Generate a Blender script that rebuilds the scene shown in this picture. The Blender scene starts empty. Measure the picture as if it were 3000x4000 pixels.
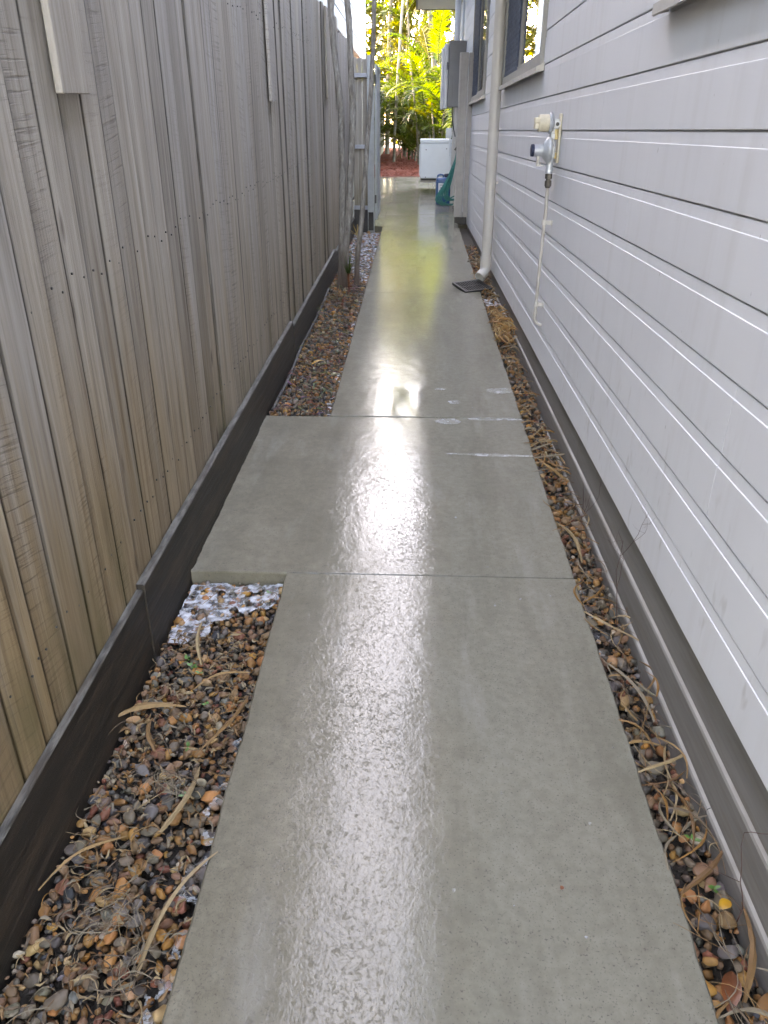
import bpy, bmesh, math, random
import numpy as np
from mathutils import Vector, Matrix, noise

random.seed(7)
RNG = np.random.default_rng(7)
R = math.radians
sc = bpy.context.scene
COL = sc.collection

# ------------------------------------------------------------------ camera, sky, sun, exposure
CAM_H = 1.46          # eye above the path
S = 0.030             # the path climbs 3 % away from the camera; the house stays level
cd = bpy.data.cameras.new('camera')
cam = bpy.data.objects.new('camera', cd)
COL.objects.link(cam)
cam.location = (0, 0, CAM_H)
cam.rotation_mode = 'XYZ'
cam.rotation_euler = (R(90 - 26.66), R(-0.06), R(2.21))
cd.sensor_fit = 'HORIZONTAL'
cd.sensor_width = 36.0
cd.lens = 36.0 * 2969.2 / 3000.0
cd.clip_start = 0.02
cd.clip_end = 2000
sc.camera = cam

SUN_EL, SUN_AZ = 24.0, -52.0     # degrees; azimuth measured from +Y towards +X
world = bpy.data.worlds.new('World')
sc.world = world
world.use_nodes = True
wn = world.node_tree
for n in list(wn.nodes):
    wn.nodes.remove(n)
sky = wn.nodes.new('ShaderNodeTexSky')
sky.sky_type = 'NISHITA'
sky.sun_disc = False
sky.sun_elevation = R(SUN_EL)
sky.sun_rotation = R(SUN_AZ)
sky.air_density = 1.0
sky.dust_density = 2.6
sky.ozone_density = 1.0
bg = wn.nodes.new('ShaderNodeBackground')
bg.inputs['Strength'].default_value = 0.15
wo = wn.nodes.new('ShaderNodeOutputWorld')
wn.links.new(sky.outputs[0], bg.inputs[0])
wn.links.new(bg.outputs[0], wo.inputs[0])

ld = bpy.data.lights.new('sun', 'SUN')
ld.energy = 2.0
ld.angle = R(0.5)
ld.color = (1.0, 0.88, 0.70)
sun = bpy.data.objects.new('sun', ld)
COL.objects.link(sun)
sd = Vector((math.sin(R(SUN_AZ)) * math.cos(R(SUN_EL)), math.cos(R(SUN_AZ)) * math.cos(R(SUN_EL)), math.sin(R(SUN_EL))))
sun.rotation_euler = sd.to_track_quat('Z', 'Y').to_euler()
sun.location = (3, 40, 20)

vs = sc.view_settings
vs.view_transform = 'Standard'
vs.look = 'None'
vs.gamma = 1.0
vs.use_curve_mapping = False
vs.exposure = 5.5
vs.use_white_balance = True
vs.white_balance_temperature = 9300
vs.white_balance_tint = 21
sc.cycles.max_bounces = 8
sc.cycles.diffuse_bounces = 4
sc.cycles.glossy_bounces = 3
sc.cycles.transparent_max_bounces = 8
sc.cycles.sample_clamp_indirect = 6.0
sc.cycles.caustics_reflective = False


def gz(y):
    return S * y


# ------------------------------------------------------------------ materials
MATS = {}


class NT:
    def __init__(s, name):
        s.m = bpy.data.materials.new(name)
        s.m.use_nodes = True
        s.t = s.m.node_tree
        for n in list(s.t.nodes):
            s.t.nodes.remove(n)
        s.out = s.t.nodes.new('ShaderNodeOutputMaterial')
        s.b = s.t.nodes.new('ShaderNodeBsdfPrincipled')
        s.t.links.new(s.b.outputs[0], s.out.inputs[0])
        MATS[name] = s.m

    def n(s, typ, **kw):
        nd = s.t.nodes.new('ShaderNode' + typ)
        for k, v in kw.items():
            setattr(nd, k, v)
        return nd

    def l(s, a, b):
        s.t.links.new(a, b)

    def pos(s, scale=(1, 1, 1), rand=False, obj=False):
        if obj:
            g = s.n('TexCoord').outputs['Object']
        else:
            g = s.n('NewGeometry').outputs['Position']
        mp = s.n('Mapping')
        mp.inputs['Scale'].default_value = scale
        s.l(g, mp.inputs['Vector'])
        if rand:
            oi = s.n('ObjectInfo')
            mu = s.math('MULTIPLY', oi.outputs['Random'], 43.7)
            cb = s.n('CombineXYZ')
            s.l(mu, cb.inputs[0]); s.l(mu, cb.inputs[1]); s.l(mu, cb.inputs[2])
            s.l(cb.outputs[0], mp.inputs['Location'])
        return mp.outputs[0]

    def noise(s, vec, scale, detail=4, rough=0.55, dist=0.0):
        nd = s.n('TexNoise')
        nd.inputs['Scale'].default_value = scale
        nd.inputs['Detail'].default_value = detail
        nd.inputs['Roughness'].default_value = rough
        nd.inputs['Distortion'].default_value = dist
        s.l(vec, nd.inputs['Vector'])
        return nd.outputs['Fac']

    def ramp(s, fac, stops):
        nd = s.n('ValToRGB')
        e = nd.color_ramp.elements
        e[0].position, e[0].color = stops[0][0], (*stops[0][1], 1)
        e[1].position, e[1].color = stops[-1][0], (*stops[-1][1], 1)
        for p, c in stops[1:-1]:
            x = e.new(p); x.color = (*c, 1)
        s.l(fac, nd.inputs[0])
        return nd.outputs[0]

    def rng(s, fac, a, b, c=0.0, d=1.0, smooth=False):
        nd = s.n('MapRange')
        if smooth:
            nd.interpolation_type = 'SMOOTHSTEP'
        for i, v in enumerate((a, b, c, d)):
            nd.inputs[i + 1].default_value = v
        s.l(fac, nd.inputs[0])
        return nd.outputs[0]

    def math(s, op, a, b=None):
        nd = s.n('Math', operation=op)
        for i, v in enumerate((a, b)):
            if v is None:
                continue
            if isinstance(v, (int, float)):
                nd.inputs[i].default_value = v
            else:
                s.l(v, nd.inputs[i])
        return nd.outputs[0]

    def mix(s, fac, a, b, blend='MIX'):
        nd = s.n('Mix', data_type='RGBA', blend_type=blend)
        for i, v in ((0, fac), (6, a), (7, b)):
            if isinstance(v, (int, float)):
                nd.inputs[i].default_value = v
            elif isinstance(v, tuple):
                nd.inputs[i].default_value = (*v, 1)
            else:
                s.l(v, nd.inputs[i])
        return nd.outputs[2]

    def sep(s, vec):
        nd = s.n('SeparateXYZ')
        s.l(vec, nd.inputs[0])
        return nd.outputs

    def wpos(s):
        return s.n('NewGeometry').outputs['Position']

    def bump(s, h, strength, dist, prev=None):
        nd = s.n('Bump')
        if isinstance(strength, (int, float)):
            nd.inputs['Strength'].default_value = strength
        else:
            s.l(strength, nd.inputs['Strength'])
        nd.inputs['Distance'].default_value = dist
        s.l(h, nd.inputs['Height'])
        if prev is not None:
            s.l(prev, nd.inputs['Normal'])
        return nd.outputs[0]

    def set(s, **kw):
        key = dict(color='Base Color', rough='Roughness', metal='Metallic', normal='Normal', spec='Specular IOR Level', ior='IOR', trans='Transmission Weight', coat='Coat Weight', coatr='Coat Roughness')
        for k, v in kw.items():
            i = s.b.inputs[key[k]]
            if isinstance(v, (int, float)):
                i.default_value = v
            elif isinstance(v, tuple):
                i.default_value = (*v, 1)
            else:
                s.l(v, i)
        return s.m


def simple(name, color, rough=0.5, metal=0.0, var=0.12, scale=30, bump=0.0, spec=0.5):
    t = NT(name)
    p = t.pos()
    f = t.noise(p, scale, 5, 0.6)
    lo = tuple(c * (1 - var) for c in color)
    hi = tuple(min(1, c * (1 + var)) for c in color)
    c = t.ramp(f, [(0.3, lo), (0.7, hi)])
    f2 = t.noise(p, scale * 0.13, 3, 0.6)
    rr = t.rng(f2, 0.3, 0.7, max(0.02, rough - 0.08), rough + 0.1)
    t.set(color=c, rough=rr, metal=metal, spec=spec)
    if bump:
        t.set(normal=t.bump(f, bump, 0.01))
    return t.m


def make_materials():
    # --- weathered paling
    t = NT('paling_wood')
    v = t.pos((26, 26, 0.9), rand=True)
    g1 = t.noise(v, 1.6, 8, 0.62, 0.6)
    v2 = t.pos((110, 110, 2.2), rand=True)
    g2 = t.noise(v2, 1.5, 5, 0.7, 0.2)
    c1 = t.ramp(g1, [(0.26, (0.22, 0.184, 0.152)), (0.42, (0.335, 0.300, 0.258)), (0.60, (0.41, 0.374, 0.330)), (0.78, (0.49, 0.454, 0.405))])
    c2 = t.mix(t.rng(g2, 0.28, 0.44, 0.55, 0.0), c1, (0.105, 0.09, 0.078))
    # saw marks: thin, nearly level scratches on some boards
    wob = t.noise(t.pos((3, 3, 3), rand=True), 1.0, 2)
    xyz0 = t.sep(t.wpos())
    oi0 = t.n('ObjectInfo').outputs['Random']
    tilt = t.math('MULTIPLY', t.math('SUBTRACT', oi0, 0.45), 0.5)
    zz = t.math('ADD', xyz0[2], t.math('MULTIPLY', xyz0[1], tilt))
    zz = t.math('ADD', zz, t.math('MULTIPLY', wob, 0.018))
    cb0 = t.n('CombineXYZ')
    t.l(t.math('MULTIPLY', oi0, 91.0), cb0.inputs[0])
    t.l(t.math('MULTIPLY', xyz0[1], 5.0), cb0.inputs[1])
    t.l(t.math('MULTIPLY', zz, 130.0), cb0.inputs[2])
    sawn = t.noise(cb0.outputs[0], 1.0, 3, 0.6)
    sawm = t.noise(t.pos((5, 5, 0.6), rand=True), 1.0, 3)
    sawf = t.math('MULTIPLY', t.rng(sawn, 0.53, 0.64), t.math('MULTIPLY', t.rng(sawm, 0.42, 0.60), t.rng(t.math('FRACT', t.math('MULTIPLY', oi0, 7.31)), 0.40, 0.55)))
    c3 = t.mix(t.math('MULTIPLY', sawf, 0.42), c2, (0.10, 0.085, 0.072))
    # tone per board
    oi = t.n('ObjectInfo').outputs['Random']
    tone = t.ramp(oi, [(0.0, (0.72, 0.70, 0.69)), (0.35, (1.0, 0.97, 0.94)), (0.7, (0.9, 0.9, 0.93)), (1.0, (1.14, 1.1, 1.04))])
    c4 = t.mix(1.0, c3, tone, 'MULTIPLY')
    # knots
    vk = t.pos((1, 6, 1.6), rand=True)
    vo = t.n('TexVoronoi')
    vo.inputs['Scale'].default_value = 1.2
    t.l(vk, vo.inputs['Vector'])
    kn = t.rng(vo.outputs['Distance'], 0.03, 0.10, 0.8, 0.0)
    c5 = t.mix(kn, c4, (0.07, 0.045, 0.035))
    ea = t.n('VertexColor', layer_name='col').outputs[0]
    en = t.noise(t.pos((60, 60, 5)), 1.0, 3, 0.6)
    c5 = t.mix(t.math('MULTIPLY', t.rng(ea, 0.75, 0.05, 0, 0.9), t.rng(en, 0.25, 0.6, 0.55, 1)), c5, (0.05, 0.042, 0.034))  # dark board edges: weathering, plus gap shade put into the colour
    # damp brown and green stain near the foot of the boards
    xyz = t.sep(t.wpos())
    hgt = t.math('SUBTRACT', xyz[2], t.math('MULTIPLY', xyz[1], S))
    st = t.noise(t.pos((16, 16, 0.6)), 1.0, 4, 0.6)
    hh = t.math('ADD', hgt, t.math('MULTIPLY', st, -1.6))
    hh = t.math('ADD', hh, 0.3)
    near = t.rng(xyz[1], 1.4, 3.6, 1.0, 0.4)
    sf = t.math('MULTIPLY', t.rng(hh, 0.75, -0.20, 0, 0.9, True), near)
    c6 = t.mix(sf, c5, t.mix(1.0, c5, (0.78, 0.60, 0.37), 'MULTIPLY'), 'MIX')
    ag = t.noise(t.pos((5, 5, 1.4)), 1.3, 4, 0.6)
    af = t.math('MULTIPLY', t.rng(hgt, 0.75, 0.2, 0, 1, True), t.rng(ag, 0.5, 0.72, 0, 0.55))
    c7 = t.mix(af, c6, (0.085, 0.082, 0.028))
    hb = t.math('ADD', t.math('MULTIPLY', g2, 0.7), t.math('MULTIPLY', sawf, -0.4))
    t.set(color=c7, rough=0.82, spec=0.25, normal=t.bump(hb, 0.55, 0.006))

    # --- kickboard, wet and nearly black, pale worn top
    t = NT('kickboard_wood')
    v = t.pos((22, 0.8, 40), rand=True)
    g = t.noise(v, 2.2, 8, 0.65, 0.4)
    c = t.ramp(g, [(0.3, (0.010, 0.009, 0.008)), (0.55, (0.034, 0.029, 0.024)), (0.8, (0.085, 0.068, 0.052))])
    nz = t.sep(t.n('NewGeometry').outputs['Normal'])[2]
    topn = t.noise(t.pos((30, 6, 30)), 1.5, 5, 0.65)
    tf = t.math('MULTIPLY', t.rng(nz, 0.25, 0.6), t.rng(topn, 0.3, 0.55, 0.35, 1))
    yw = t.sep(t.wpos())[1]
    dry = t.rng(yw, 2.5, 5.0, 0, 0.75)
    c = t.mix(dry, c, t.ramp(g, [(0.3, (0.04, 0.036, 0.03)), (0.7, (0.10, 0.09, 0.08))]))
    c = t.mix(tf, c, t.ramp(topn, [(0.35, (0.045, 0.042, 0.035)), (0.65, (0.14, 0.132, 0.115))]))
    st = t.noise(t.pos((14, 2.5, 14)), 1.0, 5, 0.7)
    c = t.mix(t.rng(st, 0.46, 0.68, 0, 0.6), c, (0.085, 0.060, 0.042))
    t.set(color=c, rough=t.rng(g, 0.3, 0.7, 0.45, 0.75), spec=0.3, normal=t.bump(g, 0.5, 0.004))

    # --- wet concrete
    t = NT('wet_concrete')
    p = t.wpos()
    x, y, z = t.sep(p)
    big = t.noise(t.pos(), 1.1, 4, 0.6)
    mid = t.noise(t.pos(), 7, 5, 0.65)
    fine = t.noise(t.pos(), 220, 2, 0.5)
    c = t.ramp(big, [(0.28, (0.168, 0.146, 0.105)), (0.72, (0.256, 0.230, 0.175))])
    c = t.mix(t.rng(mid, 0.3, 0.7, 0.0, 0.75), c, (0.140, 0.124, 0.086))
    # right half: smoother, slightly greener paste
    edge = t.math('ADD', x, t.math('MULTIPLY', t.math('SUBTRACT', t.noise(t.pos((1, 0.5, 1)), 3.2, 6, 0.7), 0.5), 0.55))
    right = t.rng(edge, -0.06, 0.20, 0, 1, True)
    c = t.mix(t.math('MULTIPLY', right, 0.55), c, (0.205, 0.207, 0.172))
    c = t.mix(t.rng(fine, 0.60, 0.72, 0, 0.7), c, (0.07, 0.06, 0.05))
    spk = t.noise(t.pos(), 55, 2, 0.5)
    c = t.mix(t.math('MULTIPLY', t.rng(spk, 0.66, 0.74, 0, 0.4), t.rng(right, 0, 1, 1, 0.3)), c, (0.08, 0.07, 0.055))
    m30 = t.noise(t.pos(), 38, 4, 0.65)
    c = t.mix(t.rng(m30, 0.35, 0.65, 0.35, 0.0), c, (0.105, 0.092, 0.066))
    # stains and trowel streaks
    st = t.noise(t.pos((2.2, 0.5, 1)), 2.0, 5, 0.65)
    c = t.mix(t.rng(st, 0.48, 0.70, 0, 0.5), c, (0.105, 0.095, 0.068))
    st2 = t.noise(t.pos((5, 1.2, 1)), 1.6, 4, 0.6)
    c = t.mix(t.rng(st2, 0.56, 0.70, 0, 0.22), c, (0.33, 0.325, 0.30))
    # a broken film of water: smooth pools between grains that stand out of it
    r1 = t.noise(t.pos((1, 0.85, 1)), 100, 3, 0.6, 1.2)
    r2 = t.noise(t.pos((1, 0.8, 1)), 240, 2, 0.5, 0.4)
    r3 = t.noise(t.pos((1, 0.7, 1)), 17, 3, 0.55)
    pud = t.noise(t.pos((1, 0.6, 1)), 2.3, 4, 0.6)
    px = t.rng(t.math('ABSOLUTE', t.math('ADD', x, 0.02)), 0.08, 0.22, 1, 0, True)
    py = t.rng(t.math('ABSOLUTE', t.math('SUBTRACT', y, 4.02)), 0.15, 0.40, 1, 0, True)
    pool = t.math('MULTIPLY', px, py)
    lvl = t.math('ADD', r1, t.math('MULTIPLY', t.math('SUBTRACT', pud, 0.5), 0.45))
    lvl = t.math('ADD', lvl, t.math('MULTIPLY', pool, 0.3))
    film = t.rng(lvl, 0.37, 0.49, 0.18, 1.0)
    film = t.math('MAXIMUM', film, t.math('MULTIPLY', right, 0.75))
    c = t.mix(t.math('MULTIPLY', t.rng(film, 0.1, 0.7, 0.5, 0.0), t.rng(right, 0, 1, 1, 0.15)), c, (0.115, 0.10, 0.075))
    hgt = t.math('ADD', t.math('MULTIPLY', r1, 0.55), t.math('MULTIPLY', r3, 1.5))
    hgt = t.math('ADD', hgt, t.math('MULTIPLY', r2, 0.12))
    bs = t.math('MULTIPLY', t.rng(right, 0, 1, 1.0, 0.30), t.rng(pool, 0, 1, 1.0, 0.12))
    bs = t.math('MULTIPLY', bs, 0.19)
    nrm = t.bump(hgt, bs, 0.004)
    rg = t.math('ADD', 0.035, t.math('MULTIPLY', right, 0.09))
    t.set(color=c, rough=0.7, spec=0.15, coat=film, coatr=rg, normal=t.bump(r1, 0.10, 0.002))
    t.b.inputs['Coat IOR'].default_value = 1.36
    t.l(nrm, t.b.inputs['Coat Normal'])

    # --- house cladding
    t = NT('painted_weatherboard')
    f = t.noise(t.pos((1, 1, 1)), 1.3, 4, 0.6)
    c = t.ramp(f, [(0.3, (0.66, 0.672, 0.70)), (0.7, (0.72, 0.732, 0.755))])
    sp = t.noise(t.pos((26, 26, 9)), 1.0, 2, 0.5)
    x, y, z = t.sep(t.wpos())
    low = t.rng(z, 1.1, 0.4, 0.0, 1.0)
    c = t.mix(t.math('MULTIPLY', t.rng(sp, 0.63, 0.74, 0, 0.34), low), c, (0.36, 0.33, 0.30))
    dr = t.noise(t.pos((9, 9, 0.5)), 1.2, 4, 0.6)
    c = t.mix(t.rng(dr, 0.52, 0.75, 0, 0.22), c, (0.49, 0.475, 0.455))
    sp2 = t.noise(t.pos((90, 60, 25)), 1.0, 2, 0.5)
    c = t.mix(t.rng(sp2, 0.775, 0.80, 0, 0.6), c, (0.22, 0.21, 0.20))
    wb = t.noise(t.pos((1, 0.35, 3)), 2.2, 2, 0.5)
    t.set(color=c, rough=t.rng(f, 0.3, 0.7, 0.50, 0.62), spec=0.32, normal=t.bump(wb, 0.03, 0.01))

    t = NT('plinth_paint')
    f = t.noise(t.pos((30, 1.5, 30)), 1.5, 4, 0.6)
    c = t.ramp(f, [(0.3, (0.165, 0.155, 0.15)), (0.7, (0.22, 0.21, 0.20))])
    d = t.noise(t.pos((6, 3, 30)), 1.5, 5, 0.65)
    c = t.mix(t.rng(d, 0.5, 0.72, 0, 0.6), c, (0.15, 0.125, 0.10))
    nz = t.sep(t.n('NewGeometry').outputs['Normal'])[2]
    c = t.mix(t.rng(nz, 0.3, 0.6, 0, 0.75), c, t.ramp(d, [(0.3, (0.40, 0.385, 0.36)), (0.7, (0.25, 0.235, 0.21))]))  # up-facing ledges coloured paler: light from above painted in
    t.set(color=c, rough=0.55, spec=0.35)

    # --- gravel, leaves, bark
    t = NT('river_pebble')
    at = t.n('VertexColor', layer_name='col')
    f = t.noise(t.pos(), 120, 4, 0.6)
    c = t.mix(t.rng(f, 0.3, 0.7, 0.25, 0), at.outputs[0], (0.05, 0.04, 0.03))
    t.set(color=c, rough=t.rng(f, 0.3, 0.7, 0.42, 0.72), spec=0.35, normal=t.bump(f, 0.25, 0.003))

    t = NT('dry_litter')
    at = t.n('VertexColor', layer_name='col')
    f = t.noise(t.pos((1, 1, 1)), 90, 4, 0.6)
    c = t.mix(t.rng(f, 0.3, 0.7, 0.35, 0), at.outputs[0], (0.10, 0.065, 0.03))
    t.set(color=c, rough=0.6, spec=0.3)

    t = NT('damp_soil')
    f = t.noise(t.pos(), 40, 6, 0.7)
    c = t.ramp(f, [(0.3, (0.018, 0.014, 0.011)), (0.7, (0.05, 0.04, 0.03))])
    t.set(color=c, rough=0.7, normal=t.bump(f, 0.6, 0.02))

    t = NT('grey_bark')
    f = t.noise(t.pos((14, 14, 4)), 2.6, 7, 0.7, 0.3)
    c = t.ramp(f, [(0.3, (0.085, 0.07, 0.058)), (0.5, (0.20, 0.178, 0.155)), (0.7, (0.34, 0.325, 0.295))])
    xyz = t.sep(t.wpos())
    hg = t.math('SUBTRACT', xyz[2], t.math('MULTIPLY', xyz[1], S))
    c = t.mix(t.rng(t.math('ADD', hg, t.math('MULTIPLY', f, -0.3)), 0.30, -0.10, 0, 0.85), c, (0.085, 0.050, 0.038))
    t.set(color=c, rough=0.85, normal=t.bump(f, 0.8, 0.012))

    t = NT('ringed_trunk')
    xyz = t.sep(t.wpos())
    rg = t.n('TexWave', wave_type='BANDS', bands_direction='Z')
    rg.inputs['Scale'].default_value = 3.0
    rg.inputs['Distortion'].default_value = 1.2
    t.l(t.wpos(), rg.inputs['Vector'])
    f = t.noise(t.pos(), 12, 5, 0.6)
    c = t.ramp(f, [(0.3, (0.075, 0.075, 0.055)), (0.7, (0.16, 0.15, 0.12))])
    c = t.mix(t.rng(rg.outputs['Fac'], 0.82, 1.0, 0, 0.6), c, (0.16, 0.14, 0.12))
    t.set(color=c, rough=0.8, normal=t.bump(f, 0.4, 0.01))

    t = NT('red_mulch')
    f = t.noise(t.pos(), 24, 7, 0.75)
    c = t.ramp(f, [(0.3, (0.06, 0.012, 0.006)), (0.55, (0.19, 0.036, 0.017)), (0.75, (0.27, 0.075, 0.036))])
    t.set(color=c, rough=0.9, normal=t.bump(f, 1.0, 0.05))

    for nm, ca, cb in (('palm_leaf', (0.024, 0.048, 0.005), (0.054, 0.080, 0.005)), ('yellow_palm_leaf', (0.038, 0.054, 0.003), (0.080, 0.076, 0.004)), ('grass_blade', (0.03, 0.05, 0.018), (0.07, 0.10, 0.04))):
        t = NT(nm)
        f = t.noise(t.pos(), 1.3, 3)
        oi = t.n('ObjectInfo').outputs['Random']
        fac = t.math('ADD', t.math('MULTIPLY', f, 0.6), t.math('MULTIPLY', oi, 0.4))
        c = t.ramp(fac, [(0.25, ca), (0.75, cb)])
        t.set(color=c, rough=0.42, spec=0.45)
        tr = t.n('BsdfTranslucent')
        t.l(t.mix(1.0, c, (1.5, 1.5, 0.5), 'MULTIPLY'), tr.inputs[0])
        ms = t.n('MixShader')
        ms.inputs[0].default_value = 0.5
        t.l(t.b.outputs[0], ms.inputs[1]); t.l(tr.outputs[0], ms.inputs[2])
        t.l(ms.outputs[0], t.out.inputs[0])

    # --- window glass: a thin reflecting pane
    t = NT('window_glass')
    gl = t.n('BsdfGlossy')
    gl.inputs['Roughness'].default_value = 0.015
    tr = t.n('BsdfTransparent')
    tr.inputs[0].default_value = (0.9, 0.92, 0.9, 1)
    fr = t.n('Fresnel')
    fr.inputs[0].default_value = 1.65
    ms = t.n('MixShader')
    t.l(fr.outputs[0], ms.inputs[0]); t.l(tr.outputs[0], ms.inputs[1]); t.l(gl.outputs[0], ms.inputs[2])
    t.l(ms.outputs[0], t.out.inputs[0])

    # --- soap foam
    t = NT('soap_foam')
    f = t.noise(t.pos(), 160, 3, 0.6)
    f2 = t.noise(t.pos(), 34, 3, 0.5)
    c = t.ramp(f, [(0.3, (0.62, 0.64, 0.68)), (0.7, (0.86, 0.87, 0.90))])
    t.set(color=c, rough=0.9, spec=0.1)
    tp = t.n('BsdfTransparent')
    ms = t.n('MixShader')
    t.l(t.rng(f2, 0.36, 0.68, 0.05, 0.75), ms.inputs[0])
    t.l(tp.outputs[0], ms.inputs[1]); t.l(t.b.outputs[0], ms.inputs[2])
    t.l(ms.outputs[0], t.out.inputs[0])
    t = NT('soap_film')
    f = t.noise(t.pos((1, 1.4, 1)), 26, 4, 0.6)
    t.set(color=(0.72, 0.74, 0.74), rough=0.7, spec=0.2)
    tp = t.n('BsdfTransparent')
    ms = t.n('MixShader')
    t.l(t.rng(f, 0.35, 0.65, 0.04, 0.42), ms.inputs[0])
    t.l(tp.outputs[0], ms.inputs[1]); t.l(t.b.outputs[0], ms.inputs[2])
    t.l(ms.outputs[0], t.out.inputs[0])

    simple('taupe_plastic', (0.56, 0.53, 0.50), 0.34, var=0.05, scale=8)
    simple('aluminium_frame', (0.33, 0.32, 0.30), 0.6, 0.0, var=0.08, scale=20)
    simple('sill_flashing', (0.45, 0.43, 0.40), 0.5, 0.15, var=0.10, scale=14)
    simple('screen_mesh', (0.13, 0.16, 0.23), 0.45, var=0.2)
    simple('dark_room', (0.02, 0.022, 0.03), 0.8)
    simple('curtain_cloth', (0.78, 0.76, 0.70), 0.85, var=0.06, scale=20)
    simple('cast_zinc', (0.50, 0.53, 0.57), 0.34, 0.35, var=0.10, scale=60)
    simple('ivory_plastic', (0.66, 0.60, 0.48), 0.45, var=0.10, scale=50)
    simple('stained_ivory_plastic', (0.60, 0.46, 0.22), 0.5, var=0.28, scale=45)
    simple('black_plastic', (0.018, 0.019, 0.022), 0.4, var=0.2)
    simple('black_rubber', (0.03, 0.028, 0.03), 0.55, var=0.2)
    simple('dark_brass', (0.10, 0.09, 0.08), 0.4, 0.5, var=0.2)
    simple('taupe_pipe', (0.46, 0.43, 0.40), 0.5, var=0.10, scale=20)
    simple('meter_box_shade_paint', (0.155, 0.158, 0.165), 0.45, var=0.06, scale=10)  # dark tone: shade on the side facing the camera, put into the colour
    simple('meter_door_paint', (0.52, 0.53, 0.54), 0.4, var=0.05, scale=10)
    simple('white_enamel', (0.66, 0.70, 0.74), 0.35, var=0.03, scale=8)
    simple('worn_white_metal', (0.52, 0.50, 0.47), 0.5, var=0.2, scale=20)
    simple('blue_plastic', (0.015, 0.085, 0.23), 0.32, var=0.12, scale=12)
    simple('navy_plastic', (0.012, 0.022, 0.06), 0.4)
    simple('paper_label', (0.72, 0.73, 0.74), 0.6, var=0.06)
    simple('label_print', (0.05, 0.055, 0.10), 0.6)
    simple('green_hose', (0.012, 0.175, 0.155), 0.3, var=0.15, scale=20)
    simple('post_paint', (0.34, 0.35, 0.345), 0.6, var=0.12, scale=12)
    simple('rail_timber', (0.36, 0.36, 0.38), 0.7, var=0.2, scale=10)
    simple('taupe_timber', (0.40, 0.375, 0.355), 0.55, var=0.10, scale=12)
    simple('dark_steel', (0.030, 0.027, 0.028), 0.5, var=0.2)
    simple('blue_steel', (0.20, 0.23, 0.27), 0.45, 0.3, var=0.1)
    simple('neighbour_board', (0.26, 0.27, 0.285), 0.5, var=0.05, scale=6)
    simple('grey_zinc_trim', (0.34, 0.36, 0.38), 0.4, 0.4, var=0.1)
    simple('soffit_board', (0.48, 0.46, 0.38), 0.6, var=0.04)
    simple('dark_fascia', (0.08, 0.075, 0.07), 0.5)
    simple('roof_steel', (0.18, 0.18, 0.18), 0.5, var=0.1)
    simple('pale_fence', (0.24, 0.24, 0.20), 0.8, var=0.2, scale=9)
    simple('warm_fence', (0.14, 0.055, 0.018), 0.8, var=0.3, scale=9)
    simple('fine_twig', (0.075, 0.035, 0.028), 0.7, var=0.3)
    simple('green_leaf', (0.06, 0.16, 0.03), 0.45, var=0.3)
    simple('tan_grass', (0.36, 0.25, 0.09), 0.6, var=0.2)
    simple('yellow_leaf', (0.42, 0.21, 0.015), 0.45, var=0.25)
    simple('rust_leaf', (0.15, 0.045, 0.015), 0.45, var=0.3)
    simple('snail_shell', (0.72, 0.69, 0.62), 0.45, var=0.1)


make_materials()


# ------------------------------------------------------------------ mesh helpers
ORG = {}


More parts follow.
